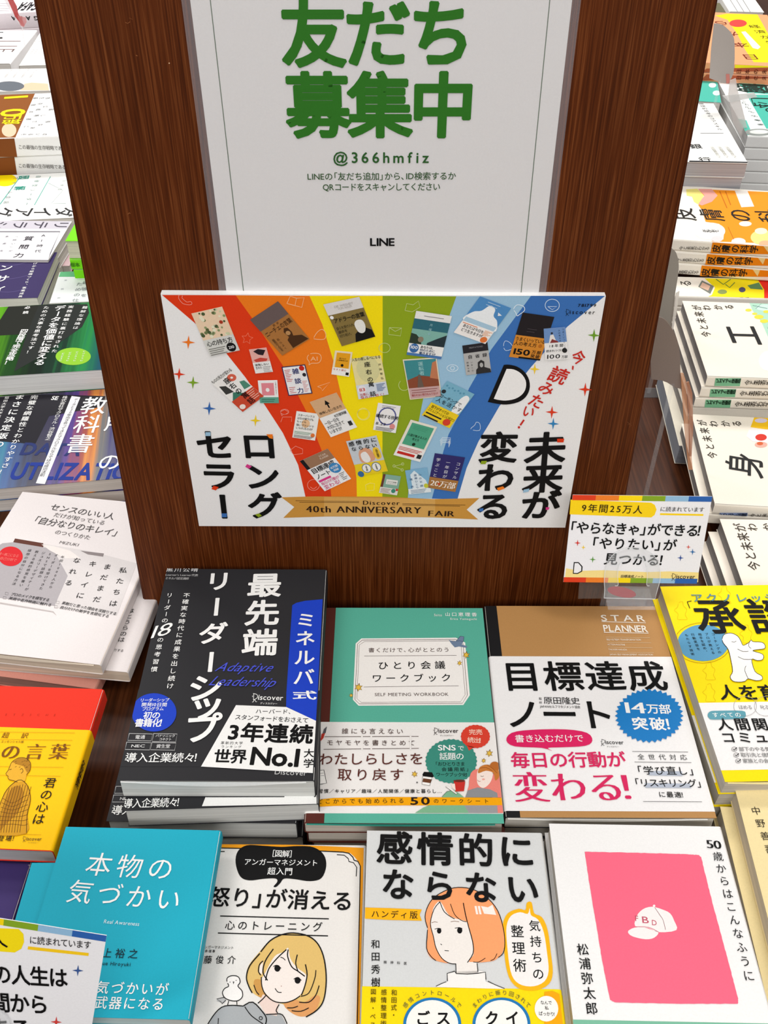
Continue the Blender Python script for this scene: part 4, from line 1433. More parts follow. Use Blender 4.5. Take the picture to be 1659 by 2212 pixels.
# pen and open notebook at the left
IL = 'drawn_pen'
f.p([(175, 1058), (165, 1110), (135, 1130), (150, 1080)], '5A5A60', IL, 14)
f.p([(132, 1118), (160, 1112), (148, 1150), (118, 1185)], 'B8362A', IL, 15)
IL = 'drawn_notebook'
f.p([(95, 1420), (152, 1412), (172, 1520), (110, 1530)], 'F8F6F2', IL, 14)
f.l([(100, 1420), (150, 1412), (172, 1520), (110, 1530)], 5, '222222', IL, 15)
f.l([(120, 1440), (148, 1438)], 3, '777777', IL, 15); f.l([(124, 1460), (152, 1458)], 3, '777777', IL, 15)
f.e(908, 1514, 7, 7, '6A6A6A', 'printed_dot', 14)
wb.flap('2E8C7C', 0.0016)
b2 = wb.lower('second green workbook, just under the topmost one', 0.0012, 0.0005, 0.3)
b3 = b2.lower('third green workbook from the top, by the black pile', 0.004, -0.0008, -0.5)
b4 = b3.lower('bottom green workbook of the pile', -0.001, 0.0008, 0.4)
for b in (wb, b2, b3, b4):
    b.done()

# ---- planner pile
TAN = 'B98A54'
pl = Book('planner', 'tan cardboard planner with black cloth spine and wide white band with blue badge',
          [(1047, 1311), (1421, 1307), (1546, 1764), (1089, 1770)], 0.050, 0.0135, 'L', '1A1A1C', 'DDD8CE', group='pile of tan planners')
f = pl.top
f.c = A8
f.p([(96, 60), (1700, 60), (1700, 1560), (266, 1560)], TAN, 'tan_cover', 1)
pv0, pv1 = pl.vpx(850, 1452, A8), pl.vpx(650, 425, A8)
pl.obi(pv0, pv1, 'F1F0F0')
f.t('STAR', 790, 172, 1085, 175, 42, 'F2EADC', 'b'); f.l([(797, 195), (1090, 204)], 4, 'F2EADC')
f.t('PLANNER', 806, 240, 1103, 245, 46, 'F2EADC', 'b'); f.l([(812, 267), (1108, 272)], 4, 'F2EADC')
for k, s in enumerate(('SELF-ESTEEM TRANSFORMATION', 'ACTION ROUTINE', 'TAKASHI HARADA', 'JAPAN SELF MANAGEMENT ASSOCIATION')):
    y = 315 + 33 * k
    f.t(s, 828 + 7 * k, y, (1057, 952, 965, 1137)[k], y + 2, 12, 'EADFCB', 'm')
    f.l([(825 + 7 * k, y - 16), (1118 + 8 * k, y - 12)], 1.8, 'D8C4A2')
f.t('目標達成', 140, 562, 1220, 560, 200, K, 'b', lay=12, xs=1.02)
f.t('ノート', 158, 812, 880, 818, 205, K, 'b', lay=12)
f.v('監修', 390, 700, 392, 742, 20, K, 'n', lay=12); f.t('原田隆史', 412, 720, 652, 724, 48, K, 'n', lay=12)
f.t('JAPANセルフマネジメント協会', 386, 760, 655, 764, 19, K, 'n', lay=12)
f.burst(1112, 822, 228, 180, '1B7CC4', 36, 0.91, 14)
f.t('14', 950, 768, 1092, 772, 76, WH, 's', lay=16); f.t('万部', 1096, 776, 1256, 780, 66, WH, 'b', lay=16)
f.t('突破！', 1000, 874, 1290, 880, 86, WH, 'h', lay=16)
f.p([(165, 985), (200, 935), (330, 915), (560, 912), (700, 935), (735, 985), (690, 1020), (540, 1030), (440, 1034), (470, 1055), (400, 1034), (220, 1024)], 'DB1F60', 'speech_bubble', 12, 3)
f.t('書き込むだけで', 222, 975, 676, 972, 52, WH, 'm', lay=16)
f.logo(790, 995, 943, 998, 32, '333333', 'ディスカヴァー', lay=12)
f.t('毎日の行動が', 195, 1118, 955, 1112, 108, 'D8245E', 'b', lay=12)
f.t('変わる！', 212, 1298, 1085, 1296, 205, 'D8245E', 's', lay=12)
f.l([(1000, 1058), (1370, 1062)], 2.5, GR, lay=12); f.l([(1015, 1128), (1392, 1132)], 2.5, GR, lay=12); f.l([(1072, 1390), (1462, 1392)], 2.5, GR, lay=12)
f.t('全世代対応', 1035, 1094, 1362, 1098, 38, '444444', 'n', lay=12)
f.p([(1105, 1188), (1330, 1190), (1333, 1220), (1110, 1216)], 'B4BCCB', lay=12); f.p([(1082, 1268), (1382, 1272), (1392, 1300), (1088, 1298)], 'B4BCCB', lay=12)
f.t('「学び直し」', 1028, 1184, 1412, 1190, 58, K, 'm', lay=14)
f.t('「リスキリング」', 1012, 1266, 1462, 1272, 56, K, 'm', lay=14)
f.t('に最適！', 1175, 1344, 1356, 1348, 40, K, 'm', lay=14)
pl.flap('E6E4DE', 0.0028)
p2 = pl.lower('second tan planner, just under the topmost one', 0.0005, 0.0015, 0.2)
p3 = p2.lower('third tan planner from the top', 0.0012, -0.0012, -0.4)
p4 = p3.lower('bottom tan planner on the table', -0.001, 0.0006, 0.2, T=0.0088)
for b in (pl, p2, p3, p4):
    b.done()

# ---- yellow book pile at the right
YL = 'FFE100'
yb = Book('paperback_book', 'bright yellow paperback with a white hugging figure, topmost at the right edge',
          [(1426, 1274), None, None, (1566, 1684)], 0.066, 0.0150, 'R', YL, 'CBC4B8', wh=(0.130, 0.186), group='pile of yellow paperbacks', tilt=40)
f = yb.top
f.c = B1
yv0, yv1 = yb.vpx(700, 1805, B1), yb.vpx(480, 1185, B1)
yb.obi(yv0, yv1, 'F1EFEE')
f.t('アクノレッジ', 395, 225, 1180, 225, 82, '5E8E94', 'b')
f.t('承認', 430, 400, 1350, 400, 330, K, 'b')
f.l([(358, 258), (398, 250)], 6, K); f.l([(358, 258), (383, 318)], 6, K)
f.ring(500, 635, 262, 186, 4, 'B88A00', lay=3)
f.e(505, 635, 236, 168, '5C9CC2', 'badge', 3, n=40)
for k, (s, x0, y0, x1, y1) in enumerate((('コーチングの', 592, 545, 660, 735), ('プロが教える', 532, 545, 600, 740), ('相手を認め、', 470, 548, 535, 730), ('行動変容を', 405, 550, 465, 705), ('もたらす技術', 348, 555, 412, 752))):
    f.v(s, x0, y0, x1, y1, 30, '20303A', 'm')
IL = 'drawn_figure'
fig = [(680, 600), (700, 560), (760, 548), (820, 575), (850, 620), (870, 660), (900, 650), (930, 630), (945, 612), (965, 628), (1040, 632), (1070, 655), (1068, 690), (1000, 700), (960, 712), (1050, 742), (1052, 790), (1000, 800), (950, 790), (980, 900), (1040, 940), (1045, 975), (990, 985), (918, 968), (890, 990), (840, 998), (780, 990), (752, 950), (775, 900), (760, 800), (735, 700), (690, 640)]
f.l(fig, 5, '2A2A2A', IL, 12, 3, True)
f.p(fig, 'F6F3EE', IL, 11, 3)
f.l([(765, 628), (790, 632), (808, 622)], 4, '2A2A2A', IL, 13)
f.l([(820, 695), (870, 718), (920, 716)], 4, '2A2A2A', IL, 13, 2)
f.l([(825, 765), (880, 790), (950, 790)], 4, '2A2A2A', IL, 13, 2)
f.l([(898, 850), (885, 890), (918, 968)], 4, '2A2A2A', IL, 13, 2)
f.l([(930, 625), (922, 668), (945, 690)], 4, '2A2A2A', IL, 13, 2)
for ox, oy in ((300, 345), (560, 900), (560, 1100), (700, 200), (900, 560)):
    f.l([(ox - 20, oy - 80), (ox + 15, oy - 90), (ox + 25, oy - 50), (ox + 55, oy - 20), (ox + 40, oy + 30), (ox + 60, oy + 70), (ox + 10, oy + 75), (ox - 30, oy + 70), (ox - 25, oy + 20), (ox - 60, oy - 10), (ox - 30, oy - 40)], 3, 'DDBE00', 'faint_figures', lay=2, smooth=3, closed=True)
f.t('人を育てる', 650, 1095, 1560, 1095, 145, K, 'b')
f.ring(890, 1220, 105, 90, 3, '9A9A9A', lay=12); f.ring(1080, 1220, 105, 90, 3, '9A9A9A', lay=12)
f.t('ほめる', 830, 1230, 955, 1230, 40, '8A8A8A', 'n', lay=12); f.t('叱る', 1030, 1230, 1112, 1230, 40, '8A8A8A', 'n', lay=12)
f.p([(545, 1300), (570, 1268), (640, 1262), (860, 1262), (895, 1290), (885, 1325), (820, 1336), (600, 1342), (560, 1330)], '5F9FAE', 'speech_bubble', 12, 3)
f.t('すべての', 588, 1302, 850, 1300, 46, WH, 'm', lay=14)
f.t('人間関係の', 632, 1388, 1420, 1388, 118, K, 'b', lay=12)
f.t('コミュニケ', 672, 1510, 1400, 1508, 108, K, 'b', lay=12)
for k, s in enumerate(('部下のやる気', '取引先と信頼', '家族との会話')):
    f.ring(790 + 18 * k, 1615 + 54 * k, 24, 20, 3, GR, lay=12); f.l([(778 + 18 * k, 1612 + 54 * k), (788 + 18 * k, 1624 + 54 * k), (814 + 18 * k, 1600 + 54 * k)], 7, K, lay=13)
    f.t(s, 832 + 18 * k, 1615 + 54 * k, 1120 + 18 * k, 1615 + 54 * k, 42, '888888', 'm', lay=12)
yb.flap('F6E8A8', 0.003)
y2 = yb.lower('second yellow paperback, a little further left under the topmost one', -0.0022, 0.001, 0.8)
y3 = y2.lower('third yellow paperback from the top', 0.0005, -0.001, -0.5)
y4 = y3.lower('bottom yellow paperback of the pile', -0.002, 0.0, 0.5)
for b in (yb, y2, y3, y4):
    b.done()
# ================================================================== front row
# ---- pale book with the photograph band, left of the board
WP = 'E0D9D8'
mz = Book('paperback_book', 'off-white paperback with grey photo band and red dot, topmost of its pile',
          [(41, 1047), (362, 1100), (222, 1452), (-150, 1386)], 0.042, 0.0125, 'R', WP, 'EAD6C0', group='pile of off-white paperbacks', wh=(None, None))
f = mz.top
f.c = Z3
f.t('センスのいい人', 405, 350, 915, 432, 56, '3E3A3A', 'n')
f.t('だけが知っている', 432, 412, 838, 482, 38, '5A5454', 'n')
f.t('「自分なりのキレイ」', 270, 452, 945, 562, 62, '3E3A3A', 'n')
f.t('のつくりかた', 440, 550, 722, 598, 38, '5A5454', 'n')
f.t('MIZUKI', 475, 632, 628, 656, 22, '6A6464', 'n')
f.p([(120, 602), (345, 640), (345, 672), (105, 632)], '5A2E22', 'photo_band', 2)
f.p([(105, 632), (345, 672), (500, 690), (760, 730), (850, 760), (925, 800), (750, 1180), (440, 1140), (0, 1075), (-120, 1040), (-80, 700), (20, 640)], 'A9A3A6', 'photo_band', 2)
f.p([(345, 645), (700, 700), (840, 735), (1090, 800), (930, 1215), (430, 1150), (540, 900), (430, 700)], 'D2CCCB', 'photo_band', 3)
f.p([(640, 700), (828, 722), (822, 748), (700, 730)], '857C7C', 'photo_band', 4)
f.p([(330, 650), (420, 662), (560, 700), (640, 760), (520, 760), (400, 700)], 'E2DAD6', 'photo_band', 4)
f.p([(0, 1110), (425, 1182), (450, 1215), (420, 1190), (0, 1122)], 'B8B0AE', 'photo_band', 4)
f.e(85, 745, 97, 78, 'CE1A22', 'badge', 6, n=36)
f.t('唯一無二になる', -10, 725, 150, 745, 26, 'E87870', 'n'); f.t('自己分析で', 0, 760, 135, 778, 26, 'E87870', 'n')
for s, x0, y0, x1, y1, sz in (('私たちは', 988, 835, 895, 1145, 62), ('まだまだ', 862, 808, 765, 1112, 60), ('キレイに', 748, 785, 630, 1082, 60), ('なれる', 620, 758, 540, 980, 58)):
    f.v(s, x0, y0, x1, y1, sz, '231F20', 'm')
for s, x0, y0, x1, y1 in (('年間1000人から', 503, 742, 400, 1000), ('オーダーを受けてきた', 452, 728, 322, 1012), ('SNSで話題の', 402, 718, 312, 915), ('ジュエリーデザイナーが', 350, 710, 208, 1018), ('教える美的感覚を養い', 298, 700, 165, 985), ('理想の自分になる方法', 240, 690, 108, 975)):
    f.v(s, x0, y0, x1, y1, 27, '2E2A2C', 'n')
for s, x0, y0, x1, y1 in (('プロのメイクを模写する', 88, 1045, 395, 1095), ('美術や名作映画に触れる', 72, 1078, 412, 1135), ('素敵だと思った理由を深掘りする', 495, 1115, 930, 1205), ('自分だけの美学を言語化する', 480, 1150, 870, 1225)):
    f.t(s, x0, y0, x1, y1, 26, '2E2A2C', 'm')
    d = 18
    f.l([(x0 - 45, y0 - 14), (x0 - 22, y0 - 11), (x0 - 24, y0 + 8), (x0 - 47, y0 + 5)], 2, '6A6464', lay=5, closed=True)
mz.flap('EADCC8', 0.0035)
m2 = mz.lower('second off-white paperback, sticking out to the right under the topmost one', 0.017, 0.002, 1.0)
f = m2.top
f.c = Z3
f.v('はとうらのは', 1050, 1160, 960, 1430, 50, '231F20', 'm'); f.t('掘りする', 880, 1490, 985, 1498, 24, '2E2A2C', 'n')
m3 = m2.lower('third book of the pile, its pink cover edge showing at the front', -0.022, -0.004, -3.0)
m3.cover.data.materials[0] = mat('F0A898'); m3.pb.data.materials[0] = page_mat('F2B8A6')
for b in (mz, m2, m3):
    b.done()

# ---- red cover book with yellow band
rd = Book('hardback_book', 'red book with wide yellow band and etched seated figure',
          [(-130, 1472), (232, 1490), (107, 1845), (-268, 1822)], 0.050, 0.0150, 'R', 'E5301A', 'DAD8D6', group=None)
f = rd.top
f.c = Z4
rv0, rv1 = rd.vpx(0, 1112, Z4), rd.vpx(200, 357, Z4)
rd.obi(rv0, rv1, 'FFC400')
f.t('超訳', 15, 405, 178, 408, 36, '6A3A00', 'n', lay=12)
f.t('ニーチェ', -120, 446, -10, 446, 20, '6A3A00', 'n', lay=12); f.t('エッセンシャル版', 8, 444, 150, 446, 16, '3A2400', 'n', lay=12)
f.t('の言葉', 10, 510, 432, 508, 100, '7A4A08', 's', lay=12)
f.t('ブッダ', -330, 510, -20, 510, 100, '7A4A08', 's', lay=12)
for y in (384, 430, 600, 655, 1022):
    f.l([(-300, y - 4), (470 - (y - 384) * 0.33, y + 6)], 1.8, 'C89000', lay=11)
f.v('君の心は', 325, 672, 232, 965, 72, '1E1608', 'm', lay=12)
f.t('人間はみな', -150, 700, -20, 700, 40, '1E1608', 'n', lay=12)
f.t('新登場！', -60, 1052, 105, 1052, 36, '3A2808', 'm', lay=12)
f.logo(142, 1052, 264, 1055, 26, '6A5020', 'ディスカヴァー', lay=12)
f.t('NIETZSCHE', -60, 272, 350, 275, 14, 'C8301A', 'n', lay=2)
# etched seated figure seen from the side
IL = 'drawn_monk'
RN = random.Random(5)
f.p([(62, 604), (78, 572), (120, 547), (165, 550), (192, 578), (190, 622), (168, 655), (160, 690), (110, 702), (88, 690), (60, 684), (50, 670), (54, 662), (44, 658), (38, 646), (54, 624)], 'E2AA2E', IL, 13)
f.p([(78, 572), (120, 547), (165, 550), (192, 578), (190, 622), (172, 640), (150, 600), (110, 588)], 'B07A1A', IL, 14)
f.l([(62, 604), (54, 624), (38, 646), (44, 657), (54, 662), (50, 670), (60, 684), (88, 690), (112, 700)], 3, '4A3006', IL, 16)
f.l([(62, 604), (78, 572), (120, 547), (165, 550), (192, 578), (190, 622), (168, 652)], 3, '4A3006', IL, 16, 3)
f.l([(60, 622), (74, 618)], 3, '4A3006', IL, 16); f.l([(128, 622), (140, 614), (146, 632), (134, 644)], 3, '4A3006', IL, 16, 2)
f.p([(-40, 1020), (-10, 880), (30, 770), (85, 706), (135, 686), (178, 730), (192, 810), (172, 900), (168, 1020)], 'D2981E', IL, 12, 3)
f.p([(60, 760), (110, 720), (150, 760), (120, 880), (40, 960), (0, 1000), (20, 880)], 'AE7614', IL, 13, 3)
for k in range(9):
    x = 30 + 17 * k
    f.l([(x + 30, 712 + 5 * abs(k - 5)), (x + 10, 800), (x - 22, 900), (x - 40, 1015)], 2.6, '5A3808' if k % 2 else '3E2806', IL, 15, 3)
for k in range(7):
    f.l([(20 - 6 * k, 800 + 28 * k), (80, 830 + 22 * k), (150, 790 + 30 * k), (176, 780 + 30 * k)], 2.4, '6A4410', IL, 15, 3)
f.l([(-20, 900), (30, 770), (85, 706), (135, 686), (178, 730), (192, 810), (172, 900), (168, 1018)], 3.4, '3E2806', IL, 16, 3)
for k in range(14):
    x0 = 95 + 90 * RN.random(); y0 = 562 + 50 * RN.random()
    f.l([(x0, y0), (x0 + 10, y0 - 6)], 2, '6A4610', IL, 16)
r = rd.right()
r.c = Z4
r.lift = 0.0006
r.v('ニーチェの言葉', 615, 250, 510, 500, 30, 'A85A08', 'm'); r.v('名言全集', 520, 560, 470, 730, 26, '3A2808', 'm')
rd.done()

# ---- indigo leatherette book, lower left
pu = Book('notebook', 'dark indigo leather-look book with white script on its spine',
          [(-200, 1830), (66, 1848), (14, 2070), (-280, 2050)], 0.030, 0.0260, 'R', '40316A', 'D8D0C4', tilt=60)
pu.done()
r = Print(pu.e, pu.C + pu.X * (pu.w / 2) - pu.N * pu.T / 2, pu.Y, pu.N, 0.0003)
r.c = Z4
r.l([(178, 1212), (188, 1260), (170, 1330), (150, 1400), (128, 1440), (125, 1480), (112, 1530)], 4, 'E8E6F0', 'script', 3, 3)
r.l([(172, 1215), (192, 1215), (186, 1235), (174, 1240)], 5, 'E8E6F0', 'script', 3)
r.l([(165, 1350), (150, 1365), (160, 1380), (145, 1400)], 4, 'E8E6F0', 'script', 3, 3)
r.flush()

# ---- turquoise pocket book
CY_ = '1CA8C0'
hb = Book('pocket_book', 'turquoise pocket book with white title, front row at the left, topmost copy',
          [(133, 1769), (466, 1806), (421, 2215), (29, 2185)], 0.060, 0.0110, 'R', CY_, 'D8D4CC', group='turquoise pocket books', tilt=30)
f = hb.top
f.c = Z4
f.t('本物の', 545, 1210, 1085, 1245, 150, WH, 'n')
f.t('気づかい', 430, 1380, 1132, 1440, 150, WH, 'n')
f.t('Real Awareness', 652, 1570, 876, 1587, 25, 'D8EEF2', 'n')
f.t('井上裕之', 560, 1765, 866, 1775, 62, '10303C', 'm')
f.t('Inoue Hiroyuki', 600, 1830, 820, 1840, 24, '10303C', 'm')
f.t('この気づかいが', 420, 1978, 1055, 1998, 82, WH, 'm')
f.t('最強の武器になる', 330, 2072, 1030, 2090, 82, WH, 'm')
f.t('仕事・家庭・友人…', 430, 2185, 905, 2192, 64, '10303C', 'm')
h2 = hb.lower('turquoise pocket book underneath, sticking out to the left', -0.0185, -0.018, 1.5)
h3 = h2.lower('third turquoise pocket book from the top', 0.012, 0.004, -1.0)
h4 = h3.lower('fourth turquoise pocket book from the top', 0.002, -0.002, 0.6)
h5 = h4.lower('bottom turquoise pocket book of the front row', 0.001, 0.002, 0.6)
for b in (hb, h2, h3, h4, h5):
    b.done()

# ---- book with the blond girl
OG = 'F2A01C'
an = Book('pocket_book', 'orange-edged pocket book with a blond girl and small bird drawn on its cover',
          [(428, 1816), (789, 1832), (784, 2290), (375, 2272)], 0.037, 0.0120, 'R', 'E9E6E2', 'D8D4CC', tilt=30, group='pocket books with a blond girl')
f = an.top
f.c = B2
f.p([(20, 232), (190, 235), (900, 255), (1492, 290), (1475, 1990), (1410, 1990), (1448, 440), (1420, 395), (1395, 365), (1360, 335), (1300, 325), (900, 305), (190, 290), (20, 286)], OG, 'orange_border', 2)
f.l([(20, 286), (190, 290), (900, 308), (1300, 328), (1350, 338), (1385, 372), (1395, 398), (1430, 410), (1450, 450), (1420, 1990)], 9, K, lay=4)
f.l([(1245, 350), (1310, 355), (1345, 385), (1350, 410), (1390, 420), (1418, 460), (1414, 540)], 7, K, lay=4)
f.l([(120, 322), (265, 322)], 8, K, lay=4)
f.p([(360, 420), (380, 320), (460, 268), (600, 272), (760, 282), (900, 275), (1040, 285), (1130, 350), (1152, 450), (1110, 555), (1010, 582), (880, 565), (785, 560), (750, 600), (715, 632), (692, 628), (725, 585), (705, 558), (600, 562), (480, 575), (400, 540)], K, 'speech_bubble', 5, 4)
f.t('［図解］', 640, 340, 895, 348, 62, WH, 'm'); f.t('アンガーマネジメント', 435, 415, 1080, 425, 58, WH, 'm'); f.t('超入門', 640, 495, 858, 500, 66, WH, 'm')
f.t('怒り」が消える', 128, 720, 1385, 762, 180, K, 'b')
f.l([(225, 886), (1175, 911)], 10, K, lay=4); f.l([(205, 1035), (1168, 1060)], 10, K, lay=4)
f.t('心のトレーニング', 270, 968, 1118, 985, 84, K, 'm')
f.t('アンガーマネジメント', 60, 1158, 345, 1166, 28, K, 'n'); f.t('代表理事', 60, 1193, 182, 1196, 26, K, 'm'); f.t('安藤俊介', -20, 1270, 360, 1272, 72, K, 'm')
IL = 'drawn_girl'
hair = [(470, 1480), (452, 1400), (480, 1310), (560, 1210), (640, 1120), (760, 1055), (870, 1038), (1000, 1065), (1090, 1150), (1140, 1290), (1150, 1480), (1125, 1620), (1060, 1710), (960, 1765), (860, 1740), (780, 1660), (700, 1640), (640, 1600), (560, 1590), (500, 1545)]
f.p(hair, 'E2BE72', IL, 3, 4)
f.p([(560, 1590), (520, 1500), (530, 1440), (600, 1460), (640, 1600)], 'D09A50', IL, 4, 3)
f.p([(780, 1660), (860, 1610), (960, 1640), (1050, 1580), (1100, 1600), (1060, 1710), (960, 1765), (860, 1740)], 'DE9E62', IL, 4, 3)
face = [(585, 1450), (620, 1380), (700, 1240), (780, 1200), (820, 1165), (840, 1260), (900, 1340), (975, 1400), (975, 1480), (930, 1570), (850, 1630), (750, 1645), (660, 1600), (600, 1530)]
f.p(face, 'F3E9E2', IL, 6, 4)
f.p([(600, 1570), (660, 1600), (740, 1645), (720, 1760), (620, 1740), (560, 1640)], 'EBD4CA', IL, 5)
f.l([(555, 1650), (600, 1610), (630, 1575)], 9, K, IL, 8, 3); f.l([(740, 1660), (715, 1710), (728, 1735)], 9, K, IL, 8, 3)
f.l([(580, 1200), (660, 1105), (760, 1052), (870, 1036), (1000, 1065), (1085, 1140), (1135, 1270), (1152, 1450), (1130, 1620), (1070, 1710), (975, 1770)], 11, K, IL, 9, 4)
f.l([(572, 1215), (485, 1320), (455, 1420), (475, 1500), (505, 1560)], 11, K, IL, 9, 4)
f.l([(820, 1180), (815, 1240), (850, 1330), (905, 1370), (965, 1415)], 10, K, IL, 9, 4)
f.l([(900, 1225), (885, 1300), (905, 1370)], 9, K, IL, 9, 3); f.l([(805, 1180), (720, 1260), (650, 1350), (622, 1450)], 10, K, IL, 9, 4)
f.l([(690, 1175), (620, 1280), (600, 1380), (640, 1450)], 10, K, IL, 9, 4)
f.l([(970, 1310), (985, 1400), (965, 1500), (935, 1580)], 10, K, IL, 9, 3); f.l([(1090, 1495), (1060, 1580), (1000, 1640), (915, 1640)], 9, K, IL, 9, 4); f.l([(1062, 1360), (1050, 1440), (1000, 1560), (930, 1590)], 8, K, IL, 9, 4)
f.l([(585, 1420), (590, 1500), (620, 1570), (690, 1630), (780, 1645), (860, 1625), (925, 1585)], 9, K, IL, 9, 4)
f.l([(600, 1280), (570, 1310), (560, 1370), (580, 1405)], 9, K, IL, 9, 4); f.p([(600, 1285), (572, 1320), (566, 1375), (590, 1400)], 'F3E9E2', IL, 5)
f.e(725, 1345, 26, 29, K, IL, 10); f.e(902, 1450, 26, 29, K, IL, 10)
f.l([(690, 1330), (720, 1318), (758, 1345)], 7, K, IL, 10, 3); f.l([(868, 1440), (900, 1425), (935, 1450)], 7, K, IL, 10, 3)
f.l([(752, 1248), (775, 1255), (795, 1275)], 7, K, IL, 10, 2); f.l([(705, 1520), (730, 1552), (762, 1555)], 7, K, IL, 10, 3); f.e(760, 1500, 4, 4, 'A87A6A', IL, 10)
f.l([(520, 1490), (540, 1545), (565, 1575)], 8, K, IL, 9, 3); f.l([(810, 1690), (860, 1690), (905, 1675)], 8, K, IL, 9, 3); f.l([(850, 1715), (930, 1720), (1000, 1690)], 8, K, IL, 9, 3)
coat = [(110, 1860), (160, 1770), (240, 1680), (330, 1668), (430, 1672), (510, 1640), (560, 1680), (620, 1740), (700, 1755), (760, 1750), (800, 1830), (900, 1990), (60, 1990)]
f.p(coat, 'A9ADB0', IL, 4)
f.l([(80, 1900), (160, 1765), (238, 1685), (330, 1668), (430, 1675)], 9, K, IL, 9, 3)
f.l([(430, 1672), (510, 1640), (600, 1730), (630, 1790), (615, 1850)], 10, K, IL, 9, 3); f.l([(440, 1680), (500, 1760), (600, 1830)], 8, K, IL, 9, 3)
f.l([(625, 1748), (700, 1745), (768, 1750), (810, 1830)], 9, K, IL, 9, 3); f.ring(580, 1780, 14, 14, 6, K, 10, IL); f.l([(210, 1780), (205, 1860), (215, 1990)], 7, K, IL, 9)
IL = 'drawn_bird'
f.p([(285, 1460), (290, 1425), (335, 1408), (385, 1420), (400, 1465), (380, 1500), (415, 1540), (420, 1590), (385, 1625), (330, 1628), (270, 1605), (245, 1560), (265, 1520), (300, 1500)], 'F4F1EE', IL, 5, 3)
f.l([(285, 1460), (290, 1425), (335, 1408), (385, 1420), (400, 1465), (380, 1500), (415, 1540), (420, 1590), (385, 1625), (330, 1628), (270, 1605), (245, 1560), (265, 1520), (300, 1500)], 8, K, IL, 7, 3, True)
f.p([(260, 1600), (200, 1608), (195, 1630), (235, 1645), (260, 1650), (280, 1625)], 'BDBDBD', IL, 5); f.l([(260, 1598), (195, 1612), (235, 1640), (240, 1655), (275, 1622)], 6, K, IL, 7)
f.l([(300, 1628), (290, 1665)], 7, K, IL, 7); f.l([(370, 1628), (372, 1662)], 7, K, IL, 7)
f.p([(335, 1460), (350, 1460), (342, 1485)], '333333', IL, 8); f.e(312, 1465, 4, 4, K, IL, 8); f.e(365, 1450, 4, 4, K, IL, 8)
a2 = an.lower('second pocket book with an orange edge, under the blond girl', 0.001, 0.001, 0.4)
a3 = a2.lower('bottom pocket book with an orange edge, under the blond girl', -0.001, -0.001, -0.4)
for b in (an, a2, a3):
    b.done()

# ---- book with the orange-haired girl
kj = Book('pocket_book', 'pale grey pocket book with drawn orange-haired girl and yellow band, topmost',
          [(790, 1787), (1174, 1806), (1234, 2320), (780, 2320)], 0.054, 0.0125, 'R', 'D6D8D8', 'CFC8BC', tilt=30, group='pocket books with an orange-haired girl')
f = kj.top
f.c = B3
kv = kj.vpx(600, 1345, B3)
kj.obi(-kj.h / 2 + 0.004, kv, 'FFDC00')
f.t('感情的に', 198, 262, 1418, 298, 262, K, 'h', lay=14)
f.t('ならない', 232, 545, 1455, 592, 250, K, 'h', lay=14)
f.p([(104, 725), (300, 730), (545, 740), (528, 782), (545, 828), (300, 822), (102, 812)], 'FBB713', 'yellow_ribbon', 5)
f.t('ハンディ版', 152, 776, 512, 786, 60, '3A2410', 'm')
IL = 'drawn_girl'
hair = [(590, 885), (572, 830), (575, 770), (605, 690), (670, 625), (760, 580), (860, 568), (960, 592), (1060, 650), (1130, 740), (1170, 850), (1188, 960), (1180, 1060), (1140, 1115), (1080, 1145), (900, 1158), (760, 1160), (660, 1140), (610, 1110), (582, 1050), (590, 960)]
f.p(hair, 'FBA36C', IL, 6, 3)
face = [(625, 780), (640, 720), (690, 680), (760, 790), (880, 830), (905, 860), (935, 970), (950, 1080), (920, 1130), (895, 1160), (760, 1160), (700, 1120), (655, 1040), (635, 950), (612, 860)]
f.p(face, 'F0EAE4', IL, 8, 3)
f.p([(810, 1150), (975, 1150), (985, 1240), (810, 1245)], 'F0EAE4', IL, 7)
f.p([(745, 1240), (830, 1222), (1000, 1218), (1040, 1228), (1042, 1300), (1190, 1360), (650, 1345), (745, 1300)], 'F3F0EC', IL, 7)
f.l([(590, 885), (570, 800), (595, 710), (650, 640), (760, 582), (860, 570), (960, 592), (1060, 655), (1135, 750), (1178, 880), (1192, 1000), (1180, 1080), (1140, 1115)], 6, K, IL, 9, 3)
f.l([(590, 900), (582, 1040), (615, 1105), (655, 1140)], 6, K, IL, 9, 3)
f.l([(688, 680), (640, 740), (612, 850), (635, 950), (655, 1040), (700, 1120), (760, 1160), (812, 1165)], 6, K, IL, 10, 3)
f.l([(685, 680), (720, 760), (790, 810), (800, 812)], 6, K, IL, 10, 3); f.l([(768, 698), (800, 780), (850, 825), (892, 838)], 5, K, IL, 10, 3)
f.l([(868, 690), (885, 780), (910, 880), (940, 990), (945, 1080), (900, 1155)], 7, K, IL, 10, 3)
f.l([(945, 1150), (990, 1150), (1040, 1120)], 5, K, IL, 10, 3); f.l([(1080, 1140), (1110, 1125), (1130, 1085)], 5, K, IL, 10, 3)
f.l([(810, 1165), (812, 1240)], 6, K, IL, 10); f.l([(975, 1160), (982, 1228)], 6, K, IL, 10)
f.l([(745, 1300), (742, 1240), (800, 1222), (812, 1240), (900, 1245), (985, 1238), (1040, 1230), (1044, 1288)], 6, K, IL, 10)
f.l([(655, 1340), (700, 1318), (735, 1305)], 5, K, IL, 10); f.l([(1060, 1300), (1120, 1330), (1190, 1358)], 5, K, IL, 10)
f.e(680, 908, 17, 22, K, IL, 11); f.e(840, 905, 20, 24, K, IL, 11)
f.l([(645, 895), (670, 888), (695, 892)], 5, K, IL, 11); f.l([(802, 888), (835, 882), (860, 890)], 5, K, IL, 11)
f.l([(620, 845), (645, 838), (668, 842)], 4, '8A6A5A', IL, 11); f.l([(770, 838), (800, 832), (835, 838)], 4, '8A6A5A', IL, 11)
